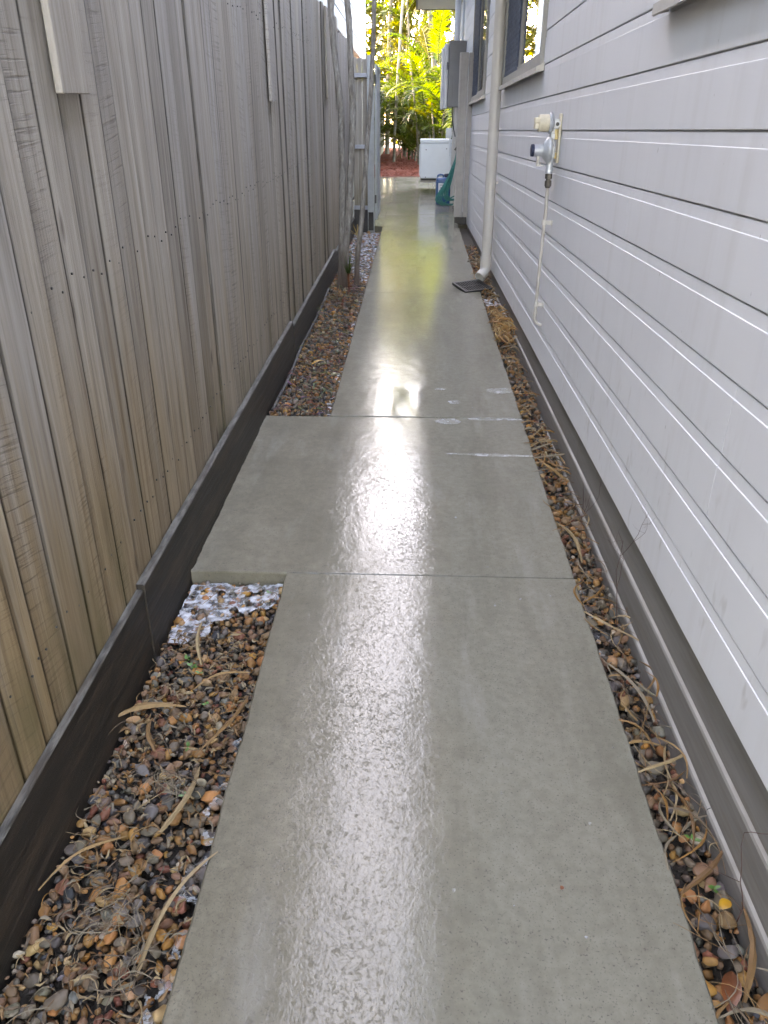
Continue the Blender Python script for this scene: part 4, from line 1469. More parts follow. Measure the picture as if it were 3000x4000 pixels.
def litter():
    # individually visible dry strips
    L = [(-0.70, 1.58, 0.25, 0.20, 0.020, 'long tan dry palm leaf strip lying across the gravel near the kickboard'),
         (-0.62, 1.85, 1.75, 0.13, 0.014, 'dry leaf strip sticking up between the soap foam and the pebbles'),
         (-0.53, 1.72, 0.45, 0.17, 0.013, 'thin dry leaf strip lying from gravel towards the path edge'),
         (-0.665, 1.50, 1.95, 0.12, 0.017, 'short pale grey bark strip in the middle of the left gravel'),
         (-0.535, 1.30, 1.35, 0.20, 0.016, 'upright tan leaf strip lying lengthwise in the left gravel'),
         (-0.455, 1.02, 1.22, 0.30, 0.018, 'tan leaf strip lying along the left edge of the path'),
         (-0.70, 1.12, 0.75, 0.20, 0.013, 'curved brown leaf strip against the near kickboard'),
         (-0.49, 1.55, 1.15, 0.24, 0.013, 'brown twisted leaf strip beside the left path edge')]
    for x, y, a, ln, w, lab in L:
        mb = MB()
        strip(mb, (x, y, gz(y) - 0.012), a, ln, w, 0.18, 0.014, 0.5, random.choice(LIT[:3]), 12, 0.5 if 'sticking' in lab else 0.03)
        tag(build('dry_leaf', mb, 'dry_litter', fix=False, smooth=True), lab, 'dry leaf', 'dry leaf strips on the left gravel')
    Rr = [(0.60, 2.55, 1.75, 0.30, 0.016, 'dry cane strip draped over the right path edge by the slab joint'),
          (0.645, 2.02, 2.35, 0.22, 0.018, 'tan leaf strip crossing the right gravel below the plinth'),
          (0.625, 1.72, 1.9, 0.26, 0.020, 'folded pale leaf strip along the right path edge'),
          (0.655, 1.46, 0.45, 0.17, 0.012, 'thin brown stalk lying diagonally on the right gravel'),
          (0.655, 1.16, 0.75, 0.20, 0.014, 'straw coloured stalk leaning on the plinth in the right gravel'),
          (0.67, 0.98, 1.25, 0.22, 0.018, 'broad brown leaf strip at the near end of the right gravel'),
          (0.640, 3.20, 2.0, 0.28, 0.018, 'dry leaf strip on right gravel across from the landing')]
    for x, y, a, ln, w, lab in Rr:
        mb = MB()
        strip(mb, (x, y, gz(y) - 0.010), a, ln, w, 0.15, 0.014, 0.6, random.choice(LIT[:5]), 12, 0.02)
        tag(build('dry_leaf', mb, 'dry_litter', fix=False, smooth=True), lab, 'dry leaf', 'dry leaf strips on the right gravel')
    # the uncountable rest
    mb = MB()
    for _ in range(120):      # near left: fine curling strands
        x, y = random.uniform(-0.75, -0.44), random.uniform(0.55, 2.2)
        strip(mb, (x, y, gz(y) - 0.016 + random.uniform(0, 0.012)), random.uniform(0, 6.28), random.uniform(0.03, 0.12), random.uniform(0.0018, 0.004), random.uniform(0.1, 0.9), 0.012, 1.0, random.choice(LIT), 7)
    for _ in range(750):
        x, y = random.uniform(-0.755, -0.44), random.uniform(0.55, 1.95)
        strip(mb, (x, y, gz(y) - 0.030 + random.uniform(0, 0.014)), random.uniform(0, 6.28), random.uniform(0.012, 0.04), random.uniform(0.004, 0.012), random.uniform(0.1, 0.5), 0.004, 1.2, random.choice(LIT[1:6]), 4)
    for cx, cy in ((-0.60, 0.98), (-0.57, 1.32), (-0.52, 0.86)):
        for _ in range(20):
            a = random.uniform(0, 6.28)
            r = random.uniform(0, 0.05)
            x, y = cx + r * math.cos(a), cy + r * math.sin(a)
            strip(mb, (x, y, gz(y) - 0.008 + random.uniform(0, 0.012)), random.uniform(0, 6.28), random.uniform(0.05, 0.13), 0.003, random.uniform(0.3, 1.0), 0.02, 1.0, random.choice(LIT[4:6]), 7)
    for _ in range(200):      # right strip
        x, y = random.uniform(0.59, 0.705), random.uniform(0.6, 3.4)
        big = random.random() < 0.3
        strip(mb, (x, y, gz(y) - 0.016 + random.uniform(0, 0.014)), random.gauss(1.57, 0.7), random.uniform(0.04, 0.20), random.uniform(0.006, 0.011) if big else random.uniform(0.002, 0.004), random.uniform(0.05, 0.5), 0.01, 0.9, random.choice(LIT), 7)
    for _ in range(170):
        y = random.uniform(3.2, 8.5)
        x = random.uniform(0.59, 0.70)
        strip(mb, (x, y, gz(y) - 0.012 + random.uniform(0, 0.018)), random.gauss(1.57, 0.9), random.uniform(0.05, 0.20), random.uniform(0.006, 0.018), random.uniform(0.05, 0.6), 0.02, 0.9, random.choice(LIT), 5)
    for _ in range(120):      # the rusty heap by the plinth
        y = random.gauss(5.6, 0.22)
        strip(mb, (random.uniform(0.60, 0.69), y, gz(y) + random.uniform(-0.01, 0.05)), random.gauss(1.57, 0.7), random.uniform(0.08, 0.2), random.uniform(0.008, 0.02), 0.4, 0.03, 1.0, random.choice(((0.40, 0.20, 0.06), (0.30, 0.15, 0.06), (0.42, 0.27, 0.12))), 6)
    for _ in range(520):     # far left bed, thick with shredded leaf
        y = 3.85 + 5.6 * random.random() ** 1.3
        x = random.uniform(-0.755, -0.445)
        strip(mb, (x, y, gz(y) - 0.022 + random.uniform(0, 0.035)), random.uniform(0, 6.28), random.uniform(0.03, 0.11), random.uniform(0.005, 0.014), random.uniform(0.1, 0.9), 0.014, 1.1, tuple(c * random.uniform(0.6, 1.3) for c in random.choice(LIT[3:6] + [(0.11, 0.09, 0.075), (0.16, 0.13, 0.11)])), 5)
    tag(build('leaf_litter', mb, 'dry_litter', fix=False, smooth=True, org=(0, 0, 0)), 'shredded dry leaves and fine stems strewn over the gravel', 'leaf litter', kind='stuff')
    # single coloured leaves
    for nm, mat, x, y, z, s, ln, lab in (('fallen_leaf', 'yellow_leaf', -0.60, 4.75, 0.0, 0.03, 0.12, 'bright yellow fallen leaf on the far left gravel'),
                                         ('fallen_leaf', 'yellow_leaf', 0.668, 1.07, 0.002, 0.022, 0.035, 'small yellow leaf on the right gravel near the plinth'),
                                         ('fallen_leaf', 'rust_leaf', 0.617, 0.895, 0.0, 0.035, 0.085, 'large rusty brown leaf tucked against the right path edge'),
                                         ('fallen_leaf', 'rust_leaf', 0.335, 1.09, 0.0155, 0.008, 0.010, 'tiny dark red leaf fragment lying on the right of the path')):
        mb = MB()
        n = 10
        v, f = [], []
        ang = random.uniform(0.3, 1.2)
        dx, dy = math.cos(ang), math.sin(ang)
        for k in range(n + 1):
            u = k / n
            w = s * 0.5 * math.sin(math.pi * u) ** 0.8 + 0.0005
            cx, cy = x + dx * (u - 0.5) * ln, y + dy * (u - 0.5) * ln
            for q in (-1, 0, 1):
                v.append((cx - dy * w * q, cy + dx * w * q, gz(cy) + z + abs(q) * w * 0.35 - 0.010 * (0 if z > 0.01 else 1) + 0.008 * math.sin(math.pi * u) * (ln / 0.1) - (0.0148 if z > 0.01 else 0)))
        for k in range(n):
            a = 3 * k
            f += [(a, a + 1, a + 4, a + 3), (a + 1, a + 2, a + 5, a + 4)]
        tag(build(nm, mb.add(v, f), mat, fix=False, smooth=True), lab, 'leaf')
    # weeds
    spots = [(-0.63, 1.76), (-0.60, 1.74), (-0.655, 1.79), (-0.545, 1.60), (-0.47, 2.15), (-0.56, 1.45), (-0.52, 1.30), (0.648, 1.22), (0.655, 1.10)]
    mb = MB()
    for x, y in spots:
        for k in range(random.randint(3, 6)):
            a = random.uniform(0, 6.28)
            r = random.uniform(0.004, 0.014)
            c = Vector((x + r * math.cos(a), y + r * math.sin(a), gz(y) + random.uniform(0.0, 0.012)))
            d = Vector((math.cos(a), math.sin(a), 0.3)) * random.uniform(0.005, 0.009)
            s_ = Vector((-math.sin(a), math.cos(a), 0)) * random.uniform(0.003, 0.006)
            mb.add([c - d, c + s_, c + d, c - s_], [(0, 1, 2, 3)])
    tag(build('weed_seedling', mb, 'green_leaf', fix=False, org=(0, 0, 0)), 'tiny green weed seedlings sprouting among the pebbles', 'weeds', kind='stuff')
    # dead fine twigs standing by the plinth
    for tx, ty, hh, lab in ((0.69, 1.05, 0.36, 'leafless branching dead weed standing against the near plinth'), (0.672, 2.05, 0.42, 'thin leafless dead stem standing by the plinth near the slab joint'), (0.668, 2.62, 0.30, 'small leafless twig beside the plinth across from the landing')):
        t = thing('dead_weed', (tx, ty, gz(ty) - 0.02), lab, 'weed')
        m = MB()
        rs = random.Random(int(ty * 100))

        def br(p, d, ln, r, lv):
            pts = [p]
            for k in range(6):
                d = (d + Vector((rs.gauss(0, .14), rs.gauss(0, .14), rs.gauss(0, .06)))).normalized()
                pts.append(pts[-1] + d * ln / 6)
            for q in pts:
                q.x = min(q.x, 0.712)
            m.tube(pts, [r * (1 - 0.6 * k / 6) for k in range(7)], 5)
            if lv:
                for k in range(rs.randint(2, 3)):
                    b = pts[rs.randint(2, 6)]
                    br(b.copy(), (d + Vector((rs.gauss(0, .6), rs.gauss(0, .6), rs.gauss(0.1, .3)))).normalized(), ln * rs.uniform(0.35, 0.6), r * 0.6, lv - 1)
        br(Vector((tx, ty, gz(ty) - 0.03)), Vector((-0.05, 0.05, 1)).normalized(), hh * 0.75, 0.0013, 3)
        build('stem', m, 'fine_twig', t)


# ------------------------------------------------------------------ soap suds
def blob(mb, cx, cy, rx, ry, z, seed, n=40, h=0.002, ang=0.0):
    v = [(cx, cy, gz(cy) + z + h)]
    for ring, s in ((1, 0.6), (2, 1.0)):
        for k in range(n):
            a = 2 * math.pi * k / n
            q = 1 + 0.35 * noise.noise(Vector((math.cos(a) * 1.6 + seed, math.sin(a) * 1.6, seed * 0.7))) + 0.10 * noise.noise(Vector((math.cos(a) * 6, math.sin(a) * 6 + seed, 1)))
            x, y = math.cos(a) * rx * s * q, math.sin(a) * ry * s * q
            x, y = x * math.cos(ang) - y * math.sin(ang), x * math.sin(ang) + y * math.cos(ang)
            x, y = cx + x, cy + y
            v.append((min(x, PX1 - 0.004), y, gz(y) + z + (h * 0.8 if ring == 1 else 0.0)))
    f = [(0, 1 + k, 1 + (k + 1) % n) for k in range(n)]
    f += [(1 + k, 1 + n + k, 1 + n + (k + 1) % n, 1 + (k + 1) % n) for k in range(n)]
    mb.add(v, f)


def foam():
    z = 0.0015
    sp = [(0.50, 4.22, 0.075, 0.045, 'rounded smear of soap suds at the right edge beyond the slab joint'),
          (0.45, 3.78, 0.19, 0.022, 'long soap streak lying along the slab joint on the right'),
          (0.185, 3.74, 0.065, 0.042, 'oval soap patch just in front of the slab joint'),
          (0.38, 3.32, 0.215, 0.017, 'long narrow soap streak across the right of the landing'),
          (0.16, 4.24, 0.030, 0.020, 'small soap spot beyond the joint left of the larger smear'),
          (0.235, 4.03, 0.035, 0.035, 'square faint soap patch beyond the slab joint')]
    for i, (x, y, rx, ry, lab) in enumerate(sp):
        m = MB()
        blob(m, x, y, rx, ry, z, i * 3.3 + 1, ang=(-0.03 if i in (1, 3) else 0.1))
        tag(build('soap_suds', m, 'soap_film', fix=False, smooth=True), lab, 'soap suds', 'soap suds on the path')
    # flecks of foam on the concrete
    m = MB()
    for _ in range(46):
        x, y = random.uniform(0.02, 0.55), 0.95 + 7.5 * random.random() ** 1.6
        r = random.uniform(0.0012, 0.0036) * (1 + 0.2 * y)
        blob(m, x, y, r, r * random.uniform(0.7, 2.0), z, random.uniform(0, 50), 8, 0.0006)
    tag(build('foam_fleck', m, 'soap_film', fix=False, org=(0, 0, 0)), 'small white flecks of soap foam scattered over the wet concrete', 'foam', kind='stuff')
    # thick foam caught in the pebbles
    def sheet(name, poly, z0, step, lab, seed, gaps=0.0):
        xs = [p[0] for p in poly]; ys = [p[1] for p in poly]

        def inside(x, y):
            c = False
            j = len(poly) - 1
            for i in range(len(poly)):
                xi, yi = poly[i]; xj, yj = poly[j]
                if (yi > y) != (yj > y) and x < (xj - xi) * (y - yi) / (yj - yi) + xi:
                    c = not c
                j = i
            return c
        nx = int((max(xs) - min(xs)) / step) + 1
        ny = int((max(ys) - min(ys)) / step) + 1
        ids, v, f = {}, [], []
        for j in range(ny + 1):
            for i in range(nx + 1):
                x, y = min(xs) + i * step, min(ys) + j * step
                jx = 0.05 * noise.noise(Vector((x * 16, y * 16, seed)))
                if inside(x + jx, y + 0.05 * noise.noise(Vector((x * 16, y * 16, seed + 9)))) and noise.noise(Vector((x * 30, y * 30, seed + 3))) > gaps - 0.5:
                    ids[(i, j)] = len(v)
                    hgt = 0.0055 * noise.noise(Vector((x * 14, y * 14, seed))) + 0.001 * noise.noise(Vector((x * 40, y * 40, seed)))
                    v.append((x, y, gz(y) + z0 + hgt))
        for (i, j), a in ids.items():
            if all(k in ids for k in ((i + 1, j), (i, j + 1), (i + 1, j + 1))):
                f.append((a, ids[(i + 1, j)], ids[(i + 1, j + 1)], ids[(i, j + 1)]))
        m = MB().add(v, f)
        tag(build(name, m, 'soap_film' if 'thin line' in lab or 'small foam' in lab else 'soap_foam', fix=False, smooth=True, org=(0, 0, 0)), lab, 'foam', kind='stuff')
    sheet('soap_foam', [(-0.765, 1.93), (-0.70, 1.93), (-0.62, 2.03), (-0.57, 2.10), (-0.50, 2.13), (-0.44, 2.20), (-0.437, 2.275), (-0.765, 2.275)], -0.046, 0.004, 'white soap foam caught in the pebbles below the landing slab', 2.0, 0.12)
    sheet('soap_foam', [(-0.50, 0.75), (-0.435, 0.75), (-0.433, 1.62), (-0.455, 1.62), (-0.47, 1.30), (-0.46, 1.0)], -0.041, 0.004, 'thin line of soap foam along the left edge of the near path', 5.0, 0.45)
    sheet('soap_foam', [(-0.72, 8.2), (-0.60, 7.6), (-0.50, 7.3), (-0.434, 7.1), (-0.434, 10.2), (-0.76, 10.3), (-0.76, 8.6)], -0.016, 0.014, 'broad white soap foam on the bed behind the slender trunks', 7.0, 0.16)
    sheet('soap_foam', [(-0.48, 3.85), (-0.434, 3.85), (-0.434, 6.9), (-0.46, 6.9), (-0.455, 5)], -0.020, 0.008, 'broken foam line along the path edge on the far bed', 11.0, 0.46)
    sheet('soap_foam', [(0.585, 6.35), (0.72, 6.35), (0.72, 6.62), (0.585, 6.62)], -0.020, 0.007, 'patch of soap foam between the drain grate and the plinth', 13.0, 0.12)
    sheet('soap_foam', [(0.582, 1.9), (0.60, 1.9), (0.602, 2.3), (0.582, 2.3)], -0.030, 0.005, 'small foam line against the right edge of the near path', 15.0, 0.36)
    # old webbing on the kickboard
    t_ = [(-0.775, 8.15, 0.14), (-0.775, 8.32, 0.13)]
    for i, (x, y, zz) in enumerate(t_):
        m = MB()
        m.lathe((-0.764, y, gz(y) + zz), (0.2, -0.2, 1), [(-0.012, 0.004), (-0.006, 0.012), (0.004, 0.014), (0.012, 0.009), (0.018, 0.002)], 12)
        tag(build('snail_shell', m, 'snail_shell', smooth=True), ('small white snail shell stuck on the far kickboard, nearer of two', 'small white snail shell stuck on the far kickboard, farther of two')[i], 'snail shell')


# ------------------------------------------------------------------ slender trees in the left bed
def trunk(mb, pts, r0, r1, seed, n=12, rough=0.10):
    P = []
    for i in range(len(pts) - 1):
        a, b = Vector(pts[i]), Vector(pts[i + 1])
        for k in range(6):
            P.append(a.lerp(b, k / 6))
    P.append(Vector(pts[-1]))
    rad = []
    L = len(P)
    for i, p in enumerate(P):
        u = i / (L - 1)
        r = r0 + (r1 - r0) * u ** 0.7
        r *= 1 + rough * noise.noise(Vector((p.z * 6, seed, 0))) + rough * 0.6 * noise.noise(Vector((p.z * 19, seed, 4)))
        rad.append(r)
        P[i] = p + Vector((noise.noise(Vector((p.z * 2, seed, 1))), noise.noise(Vector((p.z * 2, seed, 8))), 0)) * 0.012 * min(1, u * 5)
    mb.tube(P, rad, n)


def trees():
    g = gz(7.1)
    t = thing('slender_tree', (-0.65, 7.05, g - 0.05), 'twin stemmed slender grey tree growing close against the fence', 'tree')
    m = MB()
    trunk(m, [(-0.665, 7.05, g - 0.06), (-0.648, 7.05, g + 0.15), (-0.640, 7.06, g + 0.5), (-0.625, 7.08, g + 0.95), (-0.630, 7.10, g + 1.35), (-0.670, 7.12, g + 1.75), (-0.700, 7.13, g + 2.12), (-0.72, 7.14, g + 2.9)], 0.037, 0.022, 1.0)
    build('trunk', m, 'grey_bark', t, True)
    m = MB()
    trunk(m, [(-0.625, 7.02, g - 0.06), (-0.618, 7.02, g + 0.2), (-0.590, 7.04, g + 0.55), (-0.545, 7.06, g + 1.0), (-0.528, 7.08, g + 1.45), (-0.545, 7.10, g + 1.8), (-0.575, 7.12, g + 2.2), (-0.58, 7.12, g + 3.0)], 0.036, 0.022, 5.0)
    build('trunk', m, 'grey_bark', t, True)
    m = MB()
    trunk(m, [(-0.703, 7.13, g + 2.05), (-0.66, 7.10, g + 2.25), (-0.63, 7.08, g + 2.6), (-0.60, 7.05, g + 2.95)], 0.022, 0.012, 6.0)
    build('branch', m, 'grey_bark', t, True)
    t2 = thing('slender_tree', (-0.52, 7.14, g - 0.05), 'single thin grey trunk leaning beside the path edge', 'tree')
    m = MB()
    trunk(m, [(-0.525, 7.14, g - 0.05), (-0.512, 7.16, g + 0.25), (-0.470, 7.2, g + 0.60), (-0.435, 7.25, g + 1.0), (-0.405, 7.3, g + 1.4), (-0.375, 7.32, g + 1.8), (-0.362, 7.34, g + 2.2), (-0.35, 7.35, g + 3.0)], 0.026, 0.016, 9.0, rough=0.06)
    build('trunk', m, 'grey_bark', t2, True)
    # crowns, well above the picture
    for tt, tops, sd0 in ((t, [(-0.74, 7.2, g + 3.0), (-0.60, 7.1, g + 3.1)], 1), (t2, [(-0.36, 7.4, g + 3.1)], 2)):
        rr = random.Random(sd0)
        m = MB()
        for c in tops:
            for _ in range(220):
                p = Vector(c) + Vector((rr.gauss(0, .22), rr.gauss(0, .3), abs(rr.gauss(0.25, .3))))
                a, b = rr.uniform(0, 6.28), rr.uniform(-0.6, 0.4)
                d = Vector((math.cos(a), math.sin(a), b)) * 0.045
                s_ = Vector((-math.sin(a), math.cos(a), 0)) * 0.013
                m.add([p - d, p + s_, p + d, p - s_], [(0, 1, 2, 3)])
        build('crown', m, 'palm_leaf', tt, fix=False)
    # grass tuft between the trunks
    rr = random.Random(3)
    t = thing('grass_tuft', (-0.575, 6.98, g - 0.03), 'dark green grassy tuft growing between the slender trunks', 'grass tuft')
    for k in range(26):
        m = MB()
        a, ln = rr.uniform(0, 6.28), rr.uniform(0.12, 0.30)
        out = rr.uniform(0.2, 0.75)
        pts = []
        for q in range(6):
            u = q / 5
            r = out * ln * u ** 1.3
            pts.append(Vector((-0.585 + 0.01 * math.cos(a) + r * math.cos(a), 6.98 + r * math.sin(a), g + 0.10 + ln * (u - 0.55 * out * u * u))))
        s_ = Vector((-math.sin(a), math.cos(a), 0))
        v = []
        for q, p in enumerate(pts):
            w = 0.0045 * (1 - q / 5.2)
            v += [p - s_ * w, p + s_ * w]
        m.add(v, [(2 * q, 2 * q + 1, 2 * q + 3, 2 * q + 2) for q in range(5)])
        build('blade', m, 'grass_blade', t, fix=False)
    m = MB().tube([(-0.583, 6.98, g - 0.05), (-0.585, 6.98, g + 0.11)], 0.010, 7)
    build('stem', m, 'rust_leaf', t)
    m = MB()
    t = thing('dry_grass', (-0.565, 7.9, gz(7.9)), 'tall straw coloured dry grass stalk in front of the return fence', 'dry grass')
    g2 = gz(7.9)
    m = MB().tube([(-0.570, 7.9, g2 - 0.03), (-0.566, 7.9, g2 + 0.40)], 0.004, 6)
    build('stem', m, 'tan_grass', t)
    for a, ln in ((-1.0, .16), (-0.4, .12), (0.15, .11), (0.5, .15), (-1.25, .2)):
        m = MB()
        p0 = Vector((-0.566, 7.9, g2 + 0.30))
        d = Vector((math.sin(a), 0.1, math.cos(a)))
        m.add([p0 - Vector((0.006, 0, 0)), p0 + Vector((0.006, 0, 0)), p0 + d * ln * 0.6 + Vector((0.005, 0, 0)), p0 + d * ln, p0 + d * ln * 0.6 - Vector((0.005, 0, 0))], [(0, 1, 2, 3, 4)])
        build('blade', m, 'tan_grass', t, fix=False)


# ------------------------------------------------------------------ mulch bed and palms
def frond_mesh(seed, length, droop, nl, mat, leaf=0.36):
    """feather frond growing along +X then arching down; origin at its base"""
    r = random.Random(seed)
    me = bpy.data.meshes.new('frond')
    v, f = [], []
    N = 24
    P = []
    x = z = 0.0
    a = R(68)
    for k in range(N + 1):
        P.append(Vector((x, 0, z)))
        a -= droop * (0.3 + 1.4 * k / N) / N
        x += math.cos(a) * length / N
        z += math.sin(a) * length / N
    mb = MB()
    mb.tube(P, [0.013 * (1 - 0.85 * k / N) + 0.0012 for k in range(N + 1)], 5)
    for k in range(nl):
        u = 0.16 + 0.84 * k / nl
        i = min(int(u * N), N - 1)
        p = P[i].lerp(P[i + 1], u * N - i)
        d = (P[i + 1] - P[i]).normalized()
        up = Vector((-d.z, 0, d.x))
        for sgn in (-1, 1):
            ll = leaf * (math.sin(math.pi * (0.12 + 0.80 * u)) ** 0.7) * r.uniform(0.85, 1.1)
            fw = 0.45 + 0.45 * u + r.gauss(0, 0.05)
            dirn = (Vector((0, sgn, 0)) * math.cos(fw) + d * math.sin(fw) + up * r.uniform(0.15, 0.42)).normalized()
            w = d.cross(dirn).cross(dirn).normalized()
            w = d
            hw = 0.024
            tip_d = Vector((0, 0, -1)) * ll * r.uniform(0.18, 0.42)
            q0, q1, q2 = p, p + dirn * ll * 0.5 + tip_d * 0.15, p + dirn * ll + tip_d
            mb.add([q0 - w * hw * 0.4, q0 + w * hw * 0.4, q1 + w * hw, q1 - w * hw, q2], [(0, 1, 2, 3), (3, 2, 4)])
    me.from_pydata([tuple(p) for p in mb.v], [], mb.f)
    me.materials.append(MATS[mat])
    return me


def palms():
    g = gz(18.4)
    mb = MB()
    nx, ny = 50, 60
    v = []
    for j in range(ny + 1):
        for i in range(nx + 1):
            x, y = -4.5 + 10 * i / nx, 18.28 + 11 * j / ny
            h = 0.03 * noise.noise(Vector((x * 2, y * 2, 0))) + 0.025 * noise.noise(Vector((x * 7, y * 7, 3)))
            v.append((x, y, gz(y) - 0.02 + h + 0.06 * min(1, (y - 18.28) / 1.0)))
    f = [(j * (nx + 1) + i, j * (nx + 1) + i + 1, (j + 1) * (nx + 1) + i + 1, (j + 1) * (nx + 1) + i) for j in range(ny) for i in range(nx)]
    mb.add(v, f)
    tag(build('mulch_bed', mb, 'red_mulch', org=(0, 18.3, g), fix=False, smooth=True), kind='structure')
    m = MB()
    rr = random.Random(5)
    for _ in range(900):
        x, y = rr.uniform(-1.2, 1.2), 18.25 + 5 * rr.random() ** 1.5
        c = Vector((x, y, gz(y) + 0.035 * min(1, (y - 18.2)) + 0.012))
        a = rr.uniform(0, 6.28)
        d = Vector((math.cos(a), math.sin(a), rr.uniform(-.4, .4))) * rr.uniform(0.015, 0.05)
        s_ = Vector((-math.sin(a), math.cos(a), rr.uniform(-.3, .3))) * rr.uniform(0.005, 0.014)
        n = Vector((0, 0, 0.006))
        m.add([c - d - s_, c - d + s_, c + d + s_, c + d - s_, c - d - s_ + n, c - d + s_ + n, c + d + s_ + n, c + d - s_ + n], [(0, 1, 2, 3), (7, 6, 5, 4), (0, 4, 5, 1), (1, 5, 6, 2), (2, 6, 7, 3), (3, 7, 4, 0)])
    tag(build('mulch_chip', m, 'red_mulch', fix=False, org=(0, 18.3, g)), 'loose red bark chips lying over the mulch bed', 'mulch', kind='stuff')

    G = [frond_mesh(i, ln, dr, 30, 'palm_leaf') for i, (ln, dr) in enumerate(((1.9, 1.5), (2.1, 1.9), (1.6, 1.2), (2.2, 2.2)))]
    Yl = [frond_mesh(20 + i, ln, dr, 34, 'yellow_palm_leaf') for i, (ln, dr) in enumerate(((1.8, 1.6), (2.0, 2.1)))]

    def palm(name, x, y, hgt, nf, label, seed, trunk_r=0.045, lean=(0, 0), stems=1, mat='ringed_trunk', yel=0.3, low=False, sc_=1.0):
        r = random.Random(seed)
        gg = gz(min(y, 30))
        t = thing(name, (x, y, gg), label, 'palm', 'palms behind the mulch bed')
        for s_ in range(stems):
            ox, oy = (0, 0) if stems == 1 else (r.gauss(0, 0.22), r.gauss(0, 0.22))
            hh = hgt * (1 if s_ == 0 else r.uniform(0.45, 0.95))
            lx, ly = lean[0] + (r.gauss(0, 0.10) if stems > 1 else 0), lean[1] + (r.gauss(0, 0.1) if stems > 1 else 0)
            m = MB()
            pts = [(x + ox + lx * hh * (k / 6) ** 1.4, y + oy + ly * hh * (k / 6) ** 1.4, gg - 0.05 + hh * k / 6) for k in range(7)]
            trunk(m, pts, trunk_r, trunk_r * 0.7, seed + s_, 8, 0.05)
            build('trunk', m, mat, t, True)
            top = Vector(pts[-1])
            k_ = nf if stems == 1 else max(5, nf // stems)
            for k in range(k_):
                me = r.choice(Yl) if r.random() < yel else r.choice(G)
                o = bpy.data.objects.new('frond', me)
                COL.objects.link(o)
                o.parent = t
                base = top - Vector((0, 0, r.uniform(0, 0.25)))
                if low:
                    base = Vector((x + r.gauss(0, .15), y + r.gauss(0, .15), gg + r.uniform(0.0, hh * 0.9)))
                o.location = base - ORG[t.name]
                o.rotation_euler = (r.gauss(0, .12), r.uniform(-0.35, 0.55), 2 * math.pi * (k / k_) + r.gauss(0, 0.35))
                s0 = r.uniform(0.75, 1.1) * sc_
                o.scale = (s0, s0, s0)
        return t
    palm('palm', -0.60, 22.3, 4.6, 12, 'slender single trunk palm standing in the red mulch left of centre', 1, 0.040, (0.06, 0.02), yel=0.5)
    palm('palm_clump', 0.95, 20.6, 2.0, 30, 'bushy green cane palm clump behind the air conditioner', 2, 0.028, (0, 0), 5, yel=0.12, low=True, sc_=1.0)
    palm('palm_clump', 0.35, 21.5, 2.6, 30, 'golden cane palm clump with low arching fronds in the centre of the bed', 3, 0.028, (0, 0), 3, yel=0.35, low=True, sc_=1.1)
    palm('palm', 0.62, 23.2, 3.7, 13, 'pale trunked palm leaning left above the clump behind the air conditioner', 4, 0.085, (-0.10, 0), yel=0.3)
    palm('palm', 1.15, 22.2, 3.2, 13, 'palm with a broad arching frond under the house eave', 5, 0.08, (-0.02, 0), yel=0.1)
    palm('palm_clump', -0.22, 24.6, 9.8, 150, 'tall yellow cane palm clump behind the slender single trunk', 6, 0.03, (0, 0), 4, yel=0.6, low=True, sc_=0.9)
    palm('palm_clump', -1.25, 23.5, 2.2, 24, 'dark palm clump crowding the pale side fence', 7, 0.028, (0, 0), 4, yel=0.2, low=True, sc_=0.8)
    palm('palm_clump', 0.9, 25.5, 6.8, 56, 'tall green cane palm clump rising at the back right of the bed', 8, 0.03, (0, 0), 6, yel=0.35)
    palm('palm', -0.9, 25.8, 8.6, 22, 'tallest palm at the back left of the bed', 9, 0.07, (0.03, 0), yel=0.5)
    palm('palm', 0.15, 26.6, 9.4, 24, 'tall palm at the back of the bed in line with the path', 10, 0.07, (0.01, 0), yel=0.5)
    palm('palm', 1.9, 26.5, 6.0, 14, 'tall palm at the back of the bed behind the house corner', 11, 0.07, (-0.03, 0), yel=0.4)
    palm('palm', -2.2, 25.5, 5.6, 14, 'tall palm beyond the pale side fence on the left', 12, 0.07, (0.05, 0), yel=0.4)

    palm('palm_clump', 0.10, 23.0, 1.4, 34, 'low dark green palm clump spreading over the back of the mulch', 13, 0.03, (0, 0), 4, yel=0.1, low=True, sc_=0.9)
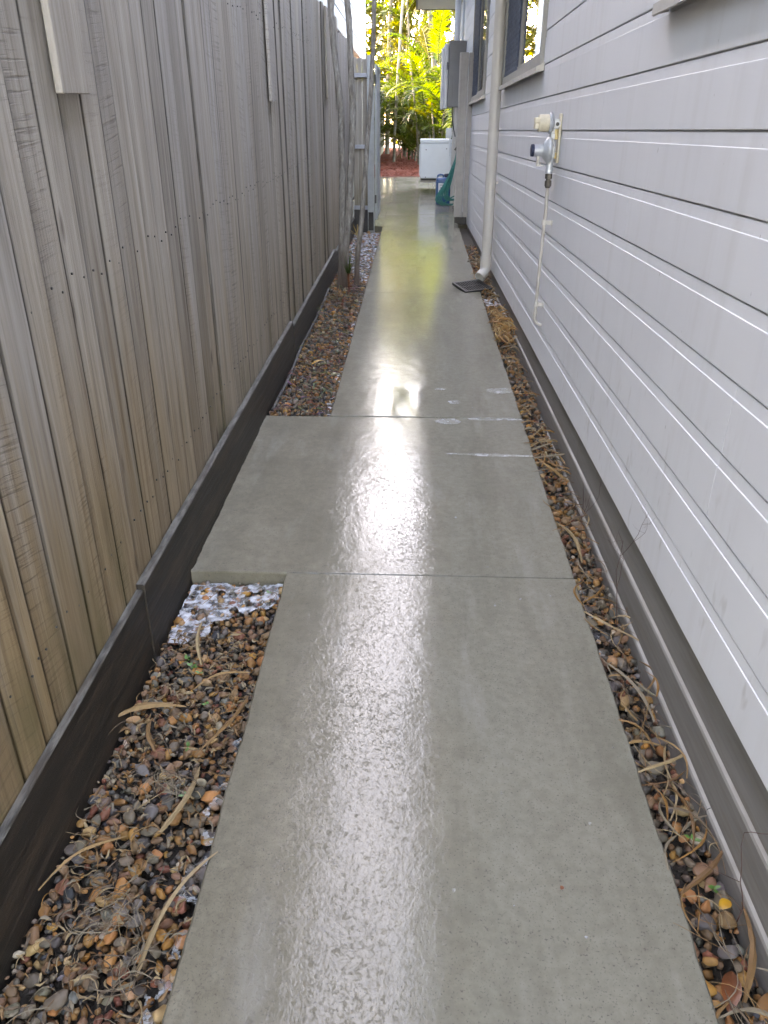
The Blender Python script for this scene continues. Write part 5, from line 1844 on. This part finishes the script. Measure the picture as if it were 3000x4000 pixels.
    palm('palm_clump', 1.25, 19.9, 1.5, 30, 'dense dark green palm clump pressing against the air conditioner top', 14, 0.03, (0, 0), 4, yel=0.0, low=True, sc_=0.8)
    palm('palm_clump', -0.35, 27.0, 1.8, 36, 'low palm clump far behind the slender single trunk', 15, 0.03, (0, 0), 4, yel=0.3, low=True, sc_=1.1)
    palm('palm_clump', 1.3, 23.6, 2.8, 36, 'leafy palm clump filling the gap below the eave', 16, 0.03, (0, 0), 5, yel=0.15, low=True, sc_=1.0)
    # the thicket beyond, one mass
    r = random.Random(44)
    m = MB()
    for _ in range(26000):
        x = r.uniform(-13, 12)
        y = 30.5 + r.uniform(0, 4.0)
        zt = 7.6 + 2.2 * noise.noise(Vector((x * 0.35, 1, 2)))
        z = 0.9 + zt * r.random() ** 0.8
        if noise.noise(Vector((x * 1.3, z * 1.3, 5))) < -0.30:
            continue
        a, b = r.uniform(0, 6.28), r.uniform(-0.9, 0.7)
        ln = r.uniform(0.20, 0.48)
        b -= 0.35
        d = Vector((math.cos(a) * math.cos(b), math.sin(a) * math.cos(b), math.sin(b))) * ln
        s_ = d.cross(Vector((r.gauss(0, 1), r.gauss(0, 1), r.gauss(0, 1)))).normalized() * r.uniform(0.045, 0.085)
        c = Vector((x, y, z))
        m.add([c - d, c + s_, c + d, c - s_], [(0, 1, 2, 3)])
    tag(build('thicket', m, 'yellow_palm_leaf', fix=False, org=(0, 31, 0.9)), 'sunlit wall of foliage far behind the palms', 'foliage', kind='stuff')
    # pale side fence beyond the gate and warm back fence
    t = thing('side_fence', (-1.06, 18, gz(18)), 'pale grey paling fence continuing beyond the gate on the left', 'fence')
    y = 12.2
    while y < 27.5:
        w = r.uniform(0.095, 0.11)
        m = MB().box(-1.08, -1.06 + r.uniform(-0.003, 0.003), y, y + w - 0.003, 0.02, 1.78 + r.uniform(-.01, .01), 0, shear=True)
        build('paling', m, 'pale_fence', t)
        y += w

ground()
path()
fence()
house()
neighbour()
downpipe()
gas()
back_end()
pebbles()
palms()
trees()
litter()
foam()
